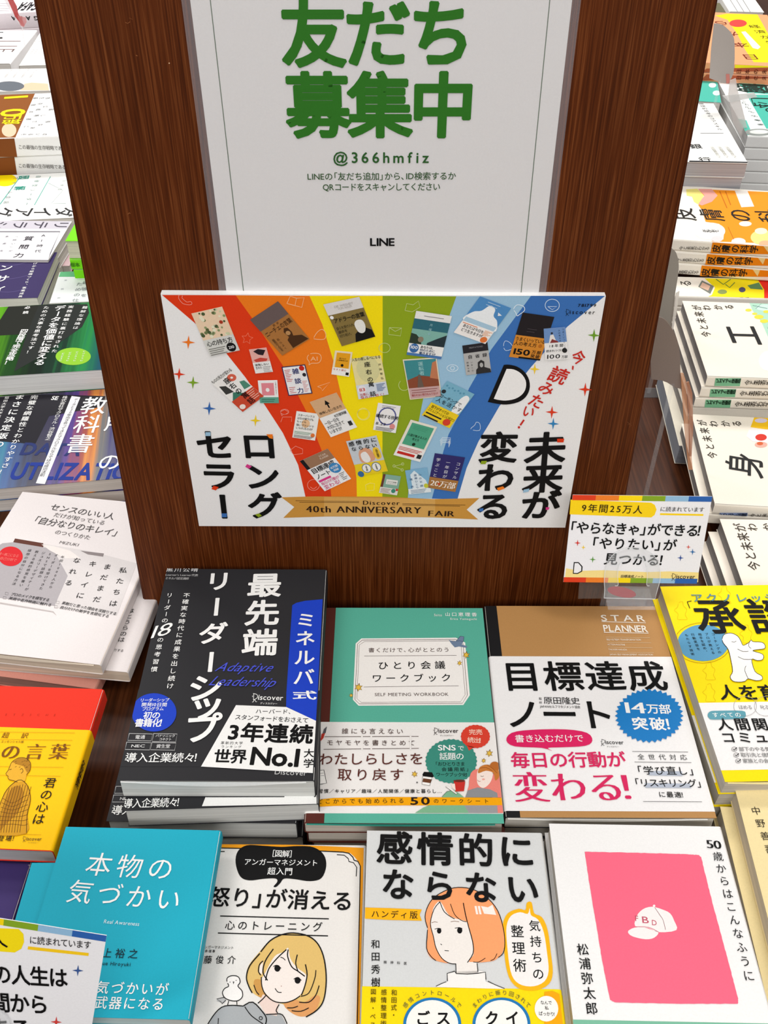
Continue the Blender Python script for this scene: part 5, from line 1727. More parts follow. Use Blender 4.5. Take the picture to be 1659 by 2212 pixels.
f.l([(690, 1010), (702, 1018)], 5, K, IL, 11); f.l([(722, 1062), (755, 1064)], 5, K, IL, 11)
f.p([(955, 715), (972, 715), (985, 780), (968, 780)], 'F6EEE6', IL, 11); f.p([(980, 715), (998, 715), (1010, 780), (994, 780)], 'F6EEE6', IL, 11); f.p([(1005, 715), (1060, 725), (1095, 705), (1125, 785), (1030, 775)], 'F6EEE6', IL, 11)
bub = [(1175, 860), (1215, 770), (1300, 735), (1352, 745), (1362, 690), (1400, 685), (1420, 770), (1480, 800), (1525, 900), (1550, 1080), (1565, 1230), (1535, 1320), (1440, 1368), (1320, 1362), (1240, 1300), (1200, 1180), (1182, 1000)]
f.p(bub, 'FBB713', 'speech_bubble', 5, 3)
bi = [(1205, 870), (1240, 790), (1310, 762), (1370, 775), (1385, 730), (1395, 785), (1450, 820), (1495, 920), (1520, 1080), (1532, 1220), (1500, 1300), (1420, 1338), (1325, 1330), (1260, 1280), (1228, 1180), (1208, 1000)]
f.p(bi, 'F3EFEC', 'speech_bubble', 6, 3)
f.v('気持ちの', 1420, 828, 1455, 1290, 88, K, 'm'); f.v('整理術', 1285, 865, 1312, 1230, 100, K, 'm')
f.v('和田秀樹', 184, 978, 186, 1345, 70, K, 'm', lay=5); f.t('精神科医', 248, 1152, 428, 1162, 24, K, 'm')
f.v('図解・ベスト版', 168, 1362, 160, 1800, 44, '5A4A00', 'm', lay=14); f.v('感情整理術の', 250, 1365, 245, 1720, 46, '5A4A00', 'm', lay=14); f.v('和田式・', 330, 1368, 325, 1590, 46, '5A4A00', 'm', lay=14)
for cx, s, d in ((626, 'ごス', '感情コントロールで'), (1165, 'クイ', 'まわりに振り回されて')):
    f.e(cx, 1640, 226, 212, '1E78B4', 'round_badge', 12, n=48)
    f.e(cx, 1640, 203, 192, 'F6F4EE', 'round_badge', 13, n=48)
    n = len(d)
    for i, ch in enumerate(d):
        a = math.radians(-142 + 104 * i / (n - 1))
        x, y = cx + 262 * math.cos(a), 1640 + 250 * math.sin(a)
        tx, ty = -math.sin(a) * 21, math.cos(a) * 21
        f.t(ch, x - tx, y - ty, x + tx, y + ty, 40, '4A5A3A', 'n', lay=12)
    f.t(s, cx - 128, 1592, cx + 140, 1592, 120, K, 'h', lay=15)
f.p([(1500, 1385), (1560, 1378), (1636, 1400), (1680, 1800), (1500, 1800), (1500, 1500)], 'F7A800', 'orange_corner', 12)
f.e(1515, 1515, 92, 100, 'F6F4EE', 'round_badge', 13)
f.t('なんで', 1468, 1468, 1558, 1470, 32, K, 'm', lay=15); f.t('私', 1502, 1510, 1534, 1510, 32, K, 'm', lay=15); f.t('ばっかり！', 1455, 1552, 1592, 1560, 34, K, 'm', lay=15)
k2 = kj.lower('second pale grey pocket book, just under the orange-haired girl', 0.0035, 0.001, 0.8)
k3 = k2.lower('third pocket book under the orange-haired girl', -0.0025, -0.001, -0.8)
k4 = k3.lower('bottom pocket book under the orange-haired girl', 0.001, 0.001, 0.3)
for b in (kj, k2, k3, k4):
    b.done()

# ---- white book with the pink square and cap
cp = Book('pocket_book', 'white pocket book with a pink block and drawn white cap, topmost copy',
          [(1181, 1775), (1566, 1788), (1690, 2290), (1252, 2290)], 0.054, 0.0120, 'R', 'F3F2F1', 'D8D2C8', tilt=30, group='white pocket books with a pink block')
f = cp.top
f.c = B4
cv = cp.vpx(700, 1680, B4)
cp.obi(-cp.h / 2 + 0.002, cv, '7CBCA0')
RN = random.Random(2)
def rough(pts, n=14, a=3.0):
    out = []
    for i in range(len(pts)):
        p_, q_ = np.array(pts[i], float), np.array(pts[(i + 1) % len(pts)], float)
        for j in range(n):
            t = j / n
            out.append(tuple(p_ + (q_ - p_) * t + np.array([RN.uniform(-a, a), RN.uniform(-a, a)]) * (0.5 if j else 0)))
    return out
f.p(rough([(342, 467), (700, 474), (1020, 482), (1160, 490), (1178, 505), (1240, 760), (1310, 1020), (1380, 1280), (1444, 1520), (1442, 1558), (1000, 1558), (560, 1548), (525, 1530), (470, 1260), (420, 960), (375, 690)]), 'FF6A86', 'pink_block', 2)
IL = 'drawn_cap'
f.p([(705, 1003), (715, 930), (760, 880), (825, 862), (900, 882), (955, 910), (985, 965), (1000, 1030), (875, 1045), (800, 1015)], 'F6F0EE', IL, 4, 3)
f.p([(655, 1035), (700, 1012), (760, 1010), (830, 1030), (872, 1048), (840, 1085), (780, 1096), (700, 1080), (662, 1060)], 'F6F0EE', IL, 4, 3)
f.e(840, 856, 9, 9, 'F6F0EE', IL, 4)
f.l([(845, 868), (880, 920), (905, 960), (922, 1028)], 3, '8A4A56', IL, 6, 3); f.l([(705, 1006), (800, 1010), (872, 1044)], 4, 'D86A80', IL, 6, 3)
f.t('F', 702, 945, 728, 948, 40, 'C85A70', 'm', lay=6, part=IL); f.t('B', 750, 955, 805, 960, 48, 'C85A70', 'm', lay=6, part=IL); f.t('D', 822, 975, 860, 980, 38, 'C85A70', 'm', lay=6, part=IL)
f.t('50', 1214, 412, 1323, 420, 60, K, 's')
f.v('歳からはこんなふうに', 1290, 470, 1530, 1400, 72, K, 'n')
f.v('松浦弥太郎', 322, 1130, 398, 1640, 84, K, 'm')
c2_ = cp.lower('second white pocket book, green edge showing under the one with the cap', -0.002, 0.0, -0.4)
c3_ = c2_.lower('third white pocket book under the one with the cap', 0.001, 0.001, 0.4)
c4_ = c3_.lower('bottom white pocket book under the one with the cap', 0.001, -0.001, 0.4)
for b in (cp, c2_, c3_, c4_):
    b.done()

# ---- cream book, right edge
cr = Book('paperback_book', 'cream paperback with black vertical lettering, lower right corner, topmost copy',
          [(1584, 1726), None, None, (1748, 2310)], 0.054, 0.0140, 'R', 'F0DDA6', 'DDD2C2', wh=(0.128, 0.186), tilt=40, group='cream paperbacks')
f = cr.top
f.c = B4
f.v('中野善壽', 1562, 145, 1682, 480, 62, '2A2418', 'n')
q2 = cr.lower('second cream paperback, sticking out to the left at the lower right corner', -0.008, -0.008, 0.3)
q3 = q2.lower('third cream paperback in the lower right corner', -0.001, 0.0, 0.3)
q4 = q3.lower('bottom cream paperback in the lower right corner', 0.002, 0.0, -0.3, T=0.0115)
for b in (cr, q2, q3, q4):
    b.done()
# ================================================================== far piles, left of the board
def quick(name, label, px, z, T, spine, cover, pages='E4E0DA', group=None, tilt=60, cat='book', wh=(None, None), cm=None):
    b = Book(name, label, px, z, T, spine, cover, pages, wh, cat, group, tilt, cm=cm)
    return b

def stack_down(b, labels, dx=0.0, dy=0.0):
    out = [b]
    rr = random.Random(len(labels[0]))
    for lb in labels:
        out.append(out[-1].lower(lb, dx + rr.uniform(-.0015, .0015), dy + rr.uniform(-.001, .001), rr.uniform(-.6, .6)))
    for q in out:
        q.done()
    return out

DM = streak_mat('violet_orange_streaks', [(0.1, '2E8EA0'), (0.28, '23508E'), (0.42, '1B1A38'), (0.55, '231C48'), (0.66, '4A2A86'), (0.75, '9A3A34'), (0.82, 'D8862E'), (0.88, '6A6A6A'), (1.0, '2A2470')], (130, 3, 1), 0.25)
tb = quick('textbook', 'glossy violet and orange streaked textbook with a white stripe',
           [(-70, 836), (272, 856), (300, 1063), (-112, 1040)], 0.030, 0.0148, 'R', '2A2450', 'E2DED8', cm=DM, group='streaked textbooks')
f = tb.top
f.c = Z2
f.p([(-200, 950), (300, 960), (560, 1000), (900, 1010), (880, 1100), (420, 1180), (300, 1420), (-200, 1380)], '17151F', 'dark_print', 1)
f.t('UTILIZATION', 100, 1648, 1250, 1660, 150, '1A3590', 'x', lay=4)
f.t('DATA', 185, 1460, 700, 1470, 108, '22306A', 'x', lay=4)
f.p([(612, 1010), (686, 1020), (383, 1762), (306, 1755)], 'ECECEE', 'white_stripe', 5)
f.v('データと20年向き合ってきたマクロミルならではの成功法則', 655, 1030, 355, 1700, 36, '2A2A30', 'n')
f.v('株式会社マクロミル・渋谷智之', 560, 1010, 405, 1390, 42, WH, 'n')
f.v('教科書', 830, 1022, 655, 1500, 205, WH, 'm', ys=1.2)
f.v('活用の', 1045, 880, 925, 1650, 190, WH, 'm', ys=1.2)
f.t('SE', 440, 1028, 500, 1030, 34, WH, 'h')
f.v('完璧な網羅性とわかりやすさ！', 300, 1005, 15, 1680, 62, WH, 'm')
f.v('まさに決定版の', 180, 995, -20, 1450, 80, WH, 'b')
f.v('早稲田大学大学院教授', 75, 990, -40, 1250, 34, WH, 'n')
stack_down(tb, ['second streaked textbook, under the violet and orange one'])

GM = streak_mat('green_blue_streaks', [(0.0, '5FA81E'), (0.2, '1E4A1C'), (0.42, '14211A'), (0.6, '1B3B2C'), (0.75, '2A8A48'), (0.88, '1E5A5E'), (1.0, '24407A')], (150, 3, 1), 0.16)
gb = quick('textbook', 'glossy green and blue streaked textbook with a lime oval badge',
           [(20, 659), (240, 656), (268, 802), (-75, 808)], 0.052, 0.0255, 'R', '14211A', 'F2F2F0', cm=GM, group='green streaked textbooks')
f = gb.top
f.c = Z2
f.p([(75, 238), (330, 236), (230, 480), (-120, 500), (0, 360)], '15180F', 'dark_print', 1)
f.p([(330, 236), (745, 226), (760, 300), (700, 420), (560, 520), (300, 700), (120, 800), (230, 480)], '1A1F1C', 'dark_print', 1)
f.v('データを価値に変える', 520, 240, 330, 750, 88, WH, 'b')
f.v('ための大事な思考法です！', 400, 245, 245, 650, 48, WH, 'm')
f.v('実務経験に裏打ちされた', 610, 240, 460, 640, 46, WH, 'm')
f.v('難解な理論は', 730, 245, 640, 440, 42, WH, 'n')
f.v('四段階で完全攻略！', 215, 440, 60, 745, 60, WH, 'b')
f.v('必読', 240, 245, 215, 310, 44, WH, 'b')
f.e(625, 672, 150, 74, '8CC42A', 'badge', 4, n=36)
for k in range(4):
    f.v('ビジネスに', 720 - k * 60, 625 + k * 6, 695 - k * 60, 715, 22, WH, 'm')
stack_down(gb, ['second green streaked textbook, under the one with the oval badge'])

ib = quick('paperback_book', 'dark indigo paperback with white vertical lettering, left edge behind the green streaked book',
           [(-105, 546), (123, 547), (82, 647), (-160, 647)], 0.042, 0.0150, 'L', '3A2F5E', 'E9EBDD', group='indigo paperbacks')
f = ib.top
f.c = Z1
f.v('インサイト', 70, 1740, -40, 2080, 90, WH, 'b'); f.v('立ち上げから組織づくり、事業成長まで', 268, 1742, 118, 2072, 26, WH, 'm')
for k in range(3):
    f.l([(-100, 1800 + 90 * k), (60, 1815 + 90 * k), (190, 1790 + 90 * k)], 4, '54497A', lay=2, smooth=4)
stack_down(ib, ['second indigo paperback, left edge'])

lb = quick('paperback_book', 'lime green paperback half hidden behind the left side of the board',
           [(208, 425), (400, 425), (385, 521), (130, 519)], 0.100, 0.0240, 'B', '7ADF18', 'DCDCC0', wh=(None, None), group='lime green paperbacks')
lb.args = (lb.args[0], 'F') + lb.args[2:]
l2_ = lb.lower('second lime green paperback with lettered spine, under the first', 0.0, -0.001, 0.5, T=0.0140)
l3_ = l2_.lower('third book of the lime green pile, dull green', 0.001, 0.001, 0.5, T=0.055)
p = l2_.front(); p.c = Z1
y = l2_.fy(p, 480)
p.t('葉桜本', 450, y, 545, y, 30, '3A7A10', 'b')
for q in (lb, l2_, l3_): q.done()
wt = quick('paperback_book', 'pale grey paperback with green top edge, below the lime green ones',
           [(133, 583), (330, 583), (345, 650), (99, 650)], 0.0495, 0.0240, 'L', 'DDE2E0', 'E4E4DC', group='pale green topped paperbacks')
f = wt.top; f.c = Z1
f.p([(418, 1842), (560, 1842), (575, 1890), (395, 1890)], '5FB07A', 'green_band', 2)
f.v('ための仕事術', 545, 1930, 495, 2140, 44, '8A9094', 'n'); f.v('最強を創る', 585, 1920, 560, 2120, 46, '8A9094', 'n'); f.v('実践的', 450, 1910, 400, 2040, 18, '9AA0A4', 'n')
stack_down(wt, ['second pale grey paperback under the green topped one'])

ab = quick('paperback_book', 'white paperback with a grey framed title, left edge behind the indigo one',
           [(-80, 477), (160, 477), (100, 560), (-140, 560)], 0.046, 0.0150, 'L', 'F4F2F4', group='white framed paperbacks')
f = ab.top; f.c = Z1
f.p([(-300, 1506), (488, 1506), (470, 1562), (-300, 1562)], 'CDC9D2', 'grey_band', 2)
f.v('リテラシー', 470, 1537, -200, 1537, 48, '4A4652', 'm')
f.l([(-300, 1582), (410, 1582), (345, 1728), (300, 1830)], 7, '77747C', lay=3)
f.v('AI時代', 300, 1600, 255, 1725, 40, '3A3640', 'n'); f.v('質問力', 205, 1615, 120, 1760, 58, '3A3640', 'm'); f.v('「問い」が', 110, 1610, 70, 1720, 24, '6A6670', 'n'); f.v('未来を', 50, 1610, 10, 1720, 26, '6A6670', 'n')
stack_down(ab, ['second white paperback under the framed title', 'third white paperback under the framed title'])
pk = quick('booklet', 'pale pink booklet in the gap beside the lime green books',
           [(128, 495), (180, 495), (150, 575), (95, 575)], 0.012, 0.011, 'L', 'F2D4D8')
pk.done()

zb = quick('paperback_book', 'white paperback with teal kanji and a yellow dot, left edge of the photo',
           [(-60, 372), (260, 372), (240, 476), (-100, 476)], 0.046, 0.0150, 'B', 'F7F7F4', group='white paperbacks with teal lettering')
f = zb.top; f.c = Z1
f.t('図解', 165, 1200, 130, 1298, 75, '2E9A86', 'b', xs=.8); f.t('でチーム会話', 110, 1210, 40, 1390, 34, '7A8A86', 'n'); f.t('自律型リーダー', 265, 1200, 180, 1400, 34, '7A9A92', 'n')
f.l([(345, 1205), (235, 1400)], 5, '5FB0A0', lay=3); f.l([(140, 1205), (0, 1395)], 6, '5FB0A0', lay=3)
f.v('ダイアグラム', 505, 1448, -330, 1448, 62, '2A2A2C', 'm')
f.e(30, 1228, 85, 44, 'FFE000', 'badge', 3)
f.l([(330, 1250), (430, 1300), (350, 1390), (450, 1390)], 3, 'A8B8B4'); f.t('自律型', 440, 1230, 405, 1300, 24, '9AA8A4', 'n')
stack_down(zb, ['second white paperback under the teal lettering', 'third white paperback under the teal lettering'])

mb = quick('paperback_book', 'white paperback with brown band and big yellow 10, left edge',
           [(-70, 200), (270, 200), (255, 298), (-120, 298)], 0.100, 0.0290, 'F', 'F6F5F3', 'E8E4DE', group='white paperbacks with brown bands')
f = mb.top; f.c = Z1
f.p([(-260, 636), (240, 636), (100, 950), (-400, 950)], '8E5220', 'brown_band', 1)
f.t('10', 112, 655, 82, 800, 165, 'FFE81A', 'b', xs=1.4); f.t('万部', 95, 785, 70, 850, 120, 'FFE81A', 'b')
f.e(62, 890, 50, 46, 'E8C8A8', 'badge', 4)
for k, s in enumerate(('最強の書こそ', '生存戦略である', '独立しない', 'が最強の')):
    f.t(s, 245 + k * 42, 665, 160 + k * 48, 925, 34, '6A6A6A', 'n')
m2_ = mb.lower('second white paperback with a brown band, just under the first', -0.004, 0.002, 0.3)
for bb in (mb, m2_):
    p = bb.front(); p.c = Z1
    y = bb.fy(p, 100)
    p.p([(-260, y - 66), (98, y - 64), (118, y + 64), (-260, y + 64)], '84491C', 'brown_band', 1)
    p.t('この最強の生存戦略である', 125, y - 5, 450, y + 5, 30, '6A6662', 'n')
stack_m = stack_down(m2_, ['third white paperback with a brown band, near the table'])
mb.done()

fw = quick('magazine', 'white booklet with a dark grey oval and small orange picture, upper left edge',
           [(-50, 147), (250, 147), (235, 197), (-90, 197)], 0.100, 0.045, 'L', 'F8F5F2')
f = fw.top; f.c = B6
f.e(170, 1545, 265, 88, '6A7078', 'badge', 3); f.p([(440, 1500), (570, 1480), (860, 1500), (880, 1620), (360, 1620)], 'F0C8A8', 'picture', 2)
for k in range(4):
    f.t('本当にすごい人の思考術', 250 + 150 * k, 1200, 80 + 150 * k, 1390, 34, 'A8A6A4', 'n')
fw.done()
fx = quick('paperback_book', 'white paperback with thick black stroke lettering, upper left corner',
           [(-110, 66), (78, 66), (24, 138), (-190, 138)], 0.100, 0.055, 'R', 'F8F6F6')
f = fx.top; f.c = B6
for y, x1 in ((470, 140), (525, 100), (580, 60)):
    f.l([(-150, y), (x1, y)], 12, '3A3A40')
f.l([(-100, 740), (370, 740)], 10, '8A6A66'); f.l([(-100, 830), (310, 830)], 10, '8A6A66'); f.l([(-100, 885), (270, 885)], 10, '8A6A66'); f.l([(-150, 690), (45, 680)], 26, '2A2A2A'); f.l([(80, 890), (50, 930)], 20, '7A6A66'); f.l([(250, 890), (210, 930)], 20, '7A6A66')
fx.done()
fy = quick('paperback_book', 'white paperback with fine grey columns, upper left beside the board',
           [(92, 66), (330, 66), (320, 138), (35, 138)], 0.100, 0.045, 'L', 'FAF8F6')
f = fy.top; f.c = B6
for k in range(4):
    f.v('静かな人の戦略書', 640 + 70 * k, 740, 480 + 70 * k, 960, 26, 'AAA8A2', 'n')
f.l([(380, 500), (690, 500)], 12, '4A4A55'); f.l([(330, 572), (640, 572)], 14, '3A3A44')
fy.done()
gf = quick('paperback_book', 'pinkish white paperback with upside-down black capitals, top left corner',
           [(-80, -45), (130, -45), (125, 28), (-110, 28)], 0.125, 0.030, 'F', 'F3E9EE', group='pinkish white paperbacks')
f = gf.top; f.c = B6
f.t('GAFA', 700, 115, 330, 115, 150, '1A1A1C', 'h')
for k in range(4):
    f.l([(-40, 60 + 45 * k), (170, 65 + 45 * k)], 4, 'B8A8B0')
g2_ = gf.lower('second pinkish white paperback with capitals on its spine, top left corner', 0.0, -0.002, 0.3)
p = g2_.front(); p.c = B6
gp = gf.front(); gp.c = B6
gp.t('GAFA', 690, 325, 200, 325, 76, '1A1A1C', 'h')
for q in (gf, g2_): q.done()

# ================================================================== far piles, right of the board
LS = ('second', 'third', 'fourth', 'fifth', 'sixth', 'seventh')
CR = 'F6F0E4'
sk = quick('picture_book', 'cream and orange picture book with black sideways title, topmost of three',
           [(1428, 406), (1765, 408), (1812, 531), (1425, 530)], 0.104, 0.0147, 'F', CR, 'E4DACA', group='orange and cream picture books')
f = sk.top; f.c = Z6
f.p([(700, 38), (1700, 45), (1950, 575), (830, 575), (850, 530), (940, 520), (950, 430), (900, 370), (770, 350), (740, 250), (700, 190), (780, 130)], 'FF9A1A', 'orange_field', 1, )
f.p([(700, 36), (830, 38), (885, 100), (830, 160), (735, 195), (700, 180), (760, 100)], 'F0A89C', 'picture', 3)
f.p([(585, 40), (690, 34), (755, 100), (700, 185), (660, 160), (640, 110), (590, 100)], 'F2E482', 'picture', 3)
f.p([(1050, 55), (1170, 55), (1235, 205), (1112, 212)], 'F4EEE6', 'label', 3)
f.v('皮膚の科学', 450, 275, 1760, 305, 118, '221E1A', 'm', ys=0.8)
f.e(810, 440, 148, 82, 'FAF6F0', 'speech_bubble', 3)
f.v('老化を', 740, 440, 900, 440, 30, GR, 'n'); f.e(1085, 540, 68, 35, 'F6E8EC', 'picture', 4); f.e(1150, 370, 60, 25, 'F6E8E0', 'picture', 4); f.e(880, 515, 55, 28, 'E8DCDC', 'picture', 5)
f.e(1310, 500, 110, 70, 'F0E08A', 'picture', 4); f.e(1300, 440, 60, 30, 'DDE8D0', 'picture', 5); f.e(1340, 560, 60, 30, 'F2B890', 'picture', 5)
f.l([(905, 60), (975, 220)], 8, 'C86A10'); f.l([(960, 60), (1010, 190)], 8, 'C86A10'); f.l([(985, 400), (1040, 520)], 5, 'C86A10')
sks = [sk]
for k, lb_ in enumerate(('second orange and cream picture book of the three', 'third orange and cream picture book, at the bottom of the three')):
    sks.append(sks[-1].lower(lb_, -0.011, 0.0, -0.2))
for k, bb in enumerate(sks):
    p = bb.front(); p.c = Z6
    y = bb.fy(p, 900)
    sh = -52 * k
    p.p([(838 + sh, y - 66), (2000, y - 66), (2000, y + 66), (812 + sh, y + 66)], 'F08A10', 'orange_field', 1)
    p.v('皮膚の科学', 835 + sh, y, 1275 + sh, y + 6, 76, '221E1A', 'b')
    p.v('今と未来がわかる', 520 + sh * .6, y - 5, 808 + sh, y, 36, '3A342C', 'n')
    p.p([(1330 + sh, y - 48), (1400 + sh, y - 40), (1370 + sh, y + 40)], 'F2D89A', 'picture', 2)
for q in sks: q.done()
yy = quick('picture_book', 'cream and bright yellow picture book with a red corner, behind the H-titled pile',
           [(1462, 598), (1840, 600), (1868, 650), (1435, 649)], 0.058, 0.0140, 'F', CR, 'E4DACA', group='yellow picture books')
f = yy.top; f.c = Z6
f.p([(760, 890), (1900, 890), (2200, 1200), (850, 1200), (830, 1050), (860, 980)], 'F4E21A', 'yellow_field', 1)
f.p([(1260, 885), (1900, 890), (2000, 1200), (1390, 1200), (1330, 1000)], 'E0281A', 'red_corner', 2)
f.p([(735, 910), (850, 965), (815, 1040), (700, 970)], '7A8078', 'picture', 3); f.p([(740, 930), (815, 965), (795, 1010), (715, 975)], 'DDB8A0', 'picture', 4)
f.p([(1170, 960), (1280, 930), (1320, 1000), (1200, 990)], '5A8A5A', 'picture', 3); f.e(1120, 1000, 32, 25, '4A506A', 'picture', 3); f.e(930, 1020, 45, 22, '8A9A5A', 'picture', 3)
f.l([(870, 900), (940, 950), (1010, 900)], 8, '6A8A3A'); f.l([(960, 950), (1000, 980), (1050, 930)], 8, '6A8A3A')
for x, w_ in ((720, 40), (650, 30), (940, 30), (1085, 45), (1145, 40)):
    f.p([(x, 1075), (x + w_, 1072), (x + w_ + 10, 1100), (x + 8, 1102)], '221E1A', 'lettering', 5)
f.v('る', 520, 935, 600, 940, 55, '2A2620', 'n')
stack_down(yy, ['second yellow picture book', 'third yellow picture book', 'bottom yellow picture book'])
kc = quick('picture_book', 'cream picture book with H-like black character and green picture, topmost',
           [(1469, 651), (1850, 655), (1925, 824), (1532, 823)], 0.090, 0.0128, 'F', 'F6EEDF', '8C8886', group='cream picture books with green spine labels')
f = kc.top; f.c = Z6
f.t('今と未来が', 785, 1450, 680, 1150, 88, '3A342C', 'm')
f.v('わかる', 735, 1175, 1040, 1165, 46, '3A342C', 'm')
f.v('工', 965, 1430, 1330, 1440, 178, '232323', 'b')
f.v('業', 1400, 1430, 1800, 1440, 190, '232323', 'b')
f.p([(1180, 1108), (2100, 1110), (2400, 1600), (1400, 1600), (1380, 1480), (1300, 1300), (1220, 1200)], 'B2DCC4', 'picture', 1)
for a, b_, c_ in ((1180, 1195, 30), (1280, 1260, 45), (1240, 1230, 25), (1330, 1300, 40), (1350, 1210, 30)):
    f.e(a, b_, c_, c_ * .45, 'E8DC4A', 'picture', 3)
f.e(1330, 1170, 80, 30, 'CDE4DC', 'picture', 2); f.l([(1220, 1150), (1360, 1180)], 6, '6A9A8A', lay=3); f.l([(1250, 1180), (1300, 1120)], 6, '6A9A8A', lay=3)
f.e(1370, 1680, 90, 95, 'FFFFFF', 'speech_bubble', 3)
ks = [kc]
for k in range(2):
    ks.append(ks[-1].lower('%s cream picture book of the pile under the H-like title' % LS[k], -0.0035, 0.0, 0.15))
for k, bb in enumerate(ks):
    p = bb.front(); p.c = Z6
    x, y = 865 - 47 * k, bb.fy(p, 900)
    p.p([(x, y - 38), (x + 245, y - 38), (x + 232, y + 38), (x - 12, y + 36)], '7EBE94', 'green_label', 1)
    p.v('ビジュアル図鑑', x + 5, y - 14, x + 240, y - 12, 44, '16301E', 'b')
    p.v('今と未来がわかる工場', x + 280, y + 2, x + 720, y + 4, 48, '3A342C', 'm')
lowk = ks[-1]
for k in range(2, 4):
    lowk = lowk.lower('%s cream picture book of the pile under the H-like title' % LS[k], -0.002, 0.002, 0.3)
    ks.append(lowk)
for q in ks: q.done()
mi = quick('picture_book', 'cream picture book with red and yellow food drawings',
           [(1496, 899), (1893, 903), (1965, 1106), (1541, 1104)], 0.050, 0.0124, 'F', 'F6EEDF', '8C8886', group='cream picture books with blue spine labels')
f = mi.top; f.c = Z7
f.t('今と未来が', 845, 620, 730, 255, 90, '3A342C', 'm'); f.v('わかる', 800, 292, 1115, 290, 55, '3A342C', 'm')
f.t('身', 1145, 790, 1150, 540, 370, '232323', 'm')
f.v('体', 1500, 650, 1900, 660, 230, '232323', 'm')
f.p([(1235, 228), (1700, 230), (1800, 420), (1360, 345), (1200, 322)], 'FBC81E', 'picture', 1); f.p([(1185, 345), (1420, 345), (1440, 480), (1220, 460), (1160, 410)], 'F4EEF0', 'picture', 3)
f.e(1300, 420, 55, 32, 'D8382A', 'picture', 4); f.e(1300, 490, 60, 28, 'E8B0A0', 'picture', 4); f.e(1290, 480, 30, 16, 'D8663A', 'picture', 5); f.e(1300, 260, 60, 22, 'D8D0E0', 'picture', 3)
m2_ = mi.lower('second cream picture book with a blue spine label, front pile at the right', -0.0075, 0.001, 0.2)
p = mi.front(); p.c = Z7
p.p([(905, 1138), (1172, 1138), (1165, 1180), (895, 1180)], '8A9CC4', 'blue_label', 1); p.v('ビジュアル図鑑', 905, 1155, 1165, 1155, 30, '1A2030', 'b'); p.v('今と未来がわかる', 1200, 1160, 1640, 1160, 34, '3A342C', 'm')
for q in (mi, m2_): q.done()
mg = quick('large_book', 'wide cream book at the bottom, grey-edged left corner beside the clear strip',
           [(1424, 798), (1700, 800), (1760, 972), (1467, 970)], 0.0248, 0.0240, 'R', 'EDE6D4', '9AA0AA')
mg.done()
th = quick('picture_book', 'cream picture book lying between the shelf card and the yellow pile',
           [(1554, 1121), (1925, 1124), (1990, 1272), (1606, 1270)], 0.041, 0.0135, 'R', 'F5ECDE', '7C7876', group='cream picture books nearest on the right')
f = th.top; f.c = Z7
f.t('今と未来が', 1250, 1690, 1085, 1245, 110, '3A342C', 'm'); f.v('わかる', 1165, 1280, 1560, 1275, 70, '3A342C', 'm')
t2_ = th.lower('second cream picture book nearest on the right', -0.008, -0.002, 0.5)
t3_ = t2_.lower('bottom cream picture book nearest on the right', -0.006, 0.002, 0.5, T=0.0125)
for q in (th, t2_, t3_): q.done()

ah = quick('paperback_book', 'white paperback with dark foot edge and sideways title, upper right beside the board',
           [(1400, 222), (1534, 221), (1622, 350), (1440, 351)], 0.138, 0.0195, 'B', 'F6F6F2', 'A9A9AE', group='white paperbacks with dark edges')
f = ah.top; f.c = Z5
f.v('論理的思考のコアスキル', 500, 985, 690, 1245, 40, '6A6A6A', 'n'); f.l([(500, 1275), (720, 1275)], 6, '9A9A9A', lay=3); f.v('銀行', 440, 1380, 560, 1550, 95, '2A2A2A', 'm')
for k in range(3):
    f.v('一流の教養が身につく', 600 + 70 * k, 1395, 690 + 75 * k, 1515, 30, 'B0AEA4', 'n')
f.p([(395, 1535), (985, 1548), (985, 1560), (395, 1556)], '15151A', 'dark_edge', 2)

ahs = stack_down(ah, ['second white paperback with a dark edge', 'third white paperback with a dark edge', 'fourth white paperback with a dark edge', 'fifth white paperback with a dark edge'])
ai = quick('paperback_book', 'turquoise and white paperback with boxed black title, upper right edge',
           [(1545, 173), (1745, 173), (1830, 298), (1618, 298)], 0.110, 0.0180, 'F', 'F6F8F6', 'DADAD8', group='turquoise and white paperbacks')
f = ai.top; f.c = Z5
f.p([(860, 795), (1110, 800), (1150, 900), (950, 890)], '58C4B0', 'turquoise_field', 1); f.p([(940, 905), (1400, 905), (1600, 1230), (1130, 1230)], '4FC0AC', 'turquoise_field', 1)
f.p([(820, 1135), (940, 1150), (1000, 1290), (900, 1290)], '58C4B0', 'turquoise_field', 1)
f.v('図解', 905, 840, 1110, 850, 85, '1E3A34', 'b'); f.l([(985, 940), (1200, 945), (1230, 1010), (1010, 1010)], 9, '14302A', closed=True); f.v('公の', 1030, 980, 1240, 1080, 75, '14302A', 'm')
for k in range(2):
    f.v('これからの事業', 880 + 30 * k, 940 + 20 * k, 1070 + 20 * k, 1200, 34, '5A6A66', 'n')
f.e(1060, 1265, 140, 34, '9AA09C', 'picture', 2); f.e(1060, 1262, 90, 20, 'E4E8E4', 'picture', 3)
stack_down(ai, ['second turquoise and white paperback', 'third turquoise and white paperback', 'fourth turquoise and white paperback', 'fifth turquoise and white paperback'])
tq = quick('booklet', 'thin turquoise booklet at the board edge, between the white and the salmon books',
           [(1480, 174), (1548, 174), (1560, 219), (1480, 219)], 0.110, 0.090, 'L', '4FC0AC')
tq.top.c = Z5
tq.top.e(615, 815, 36, 24, 'D8F0EC', 'printed_dot', 3); tq.top.e(655, 890, 38, 24, 'D8F0EC', 'printed_dot', 3)
tq.done()
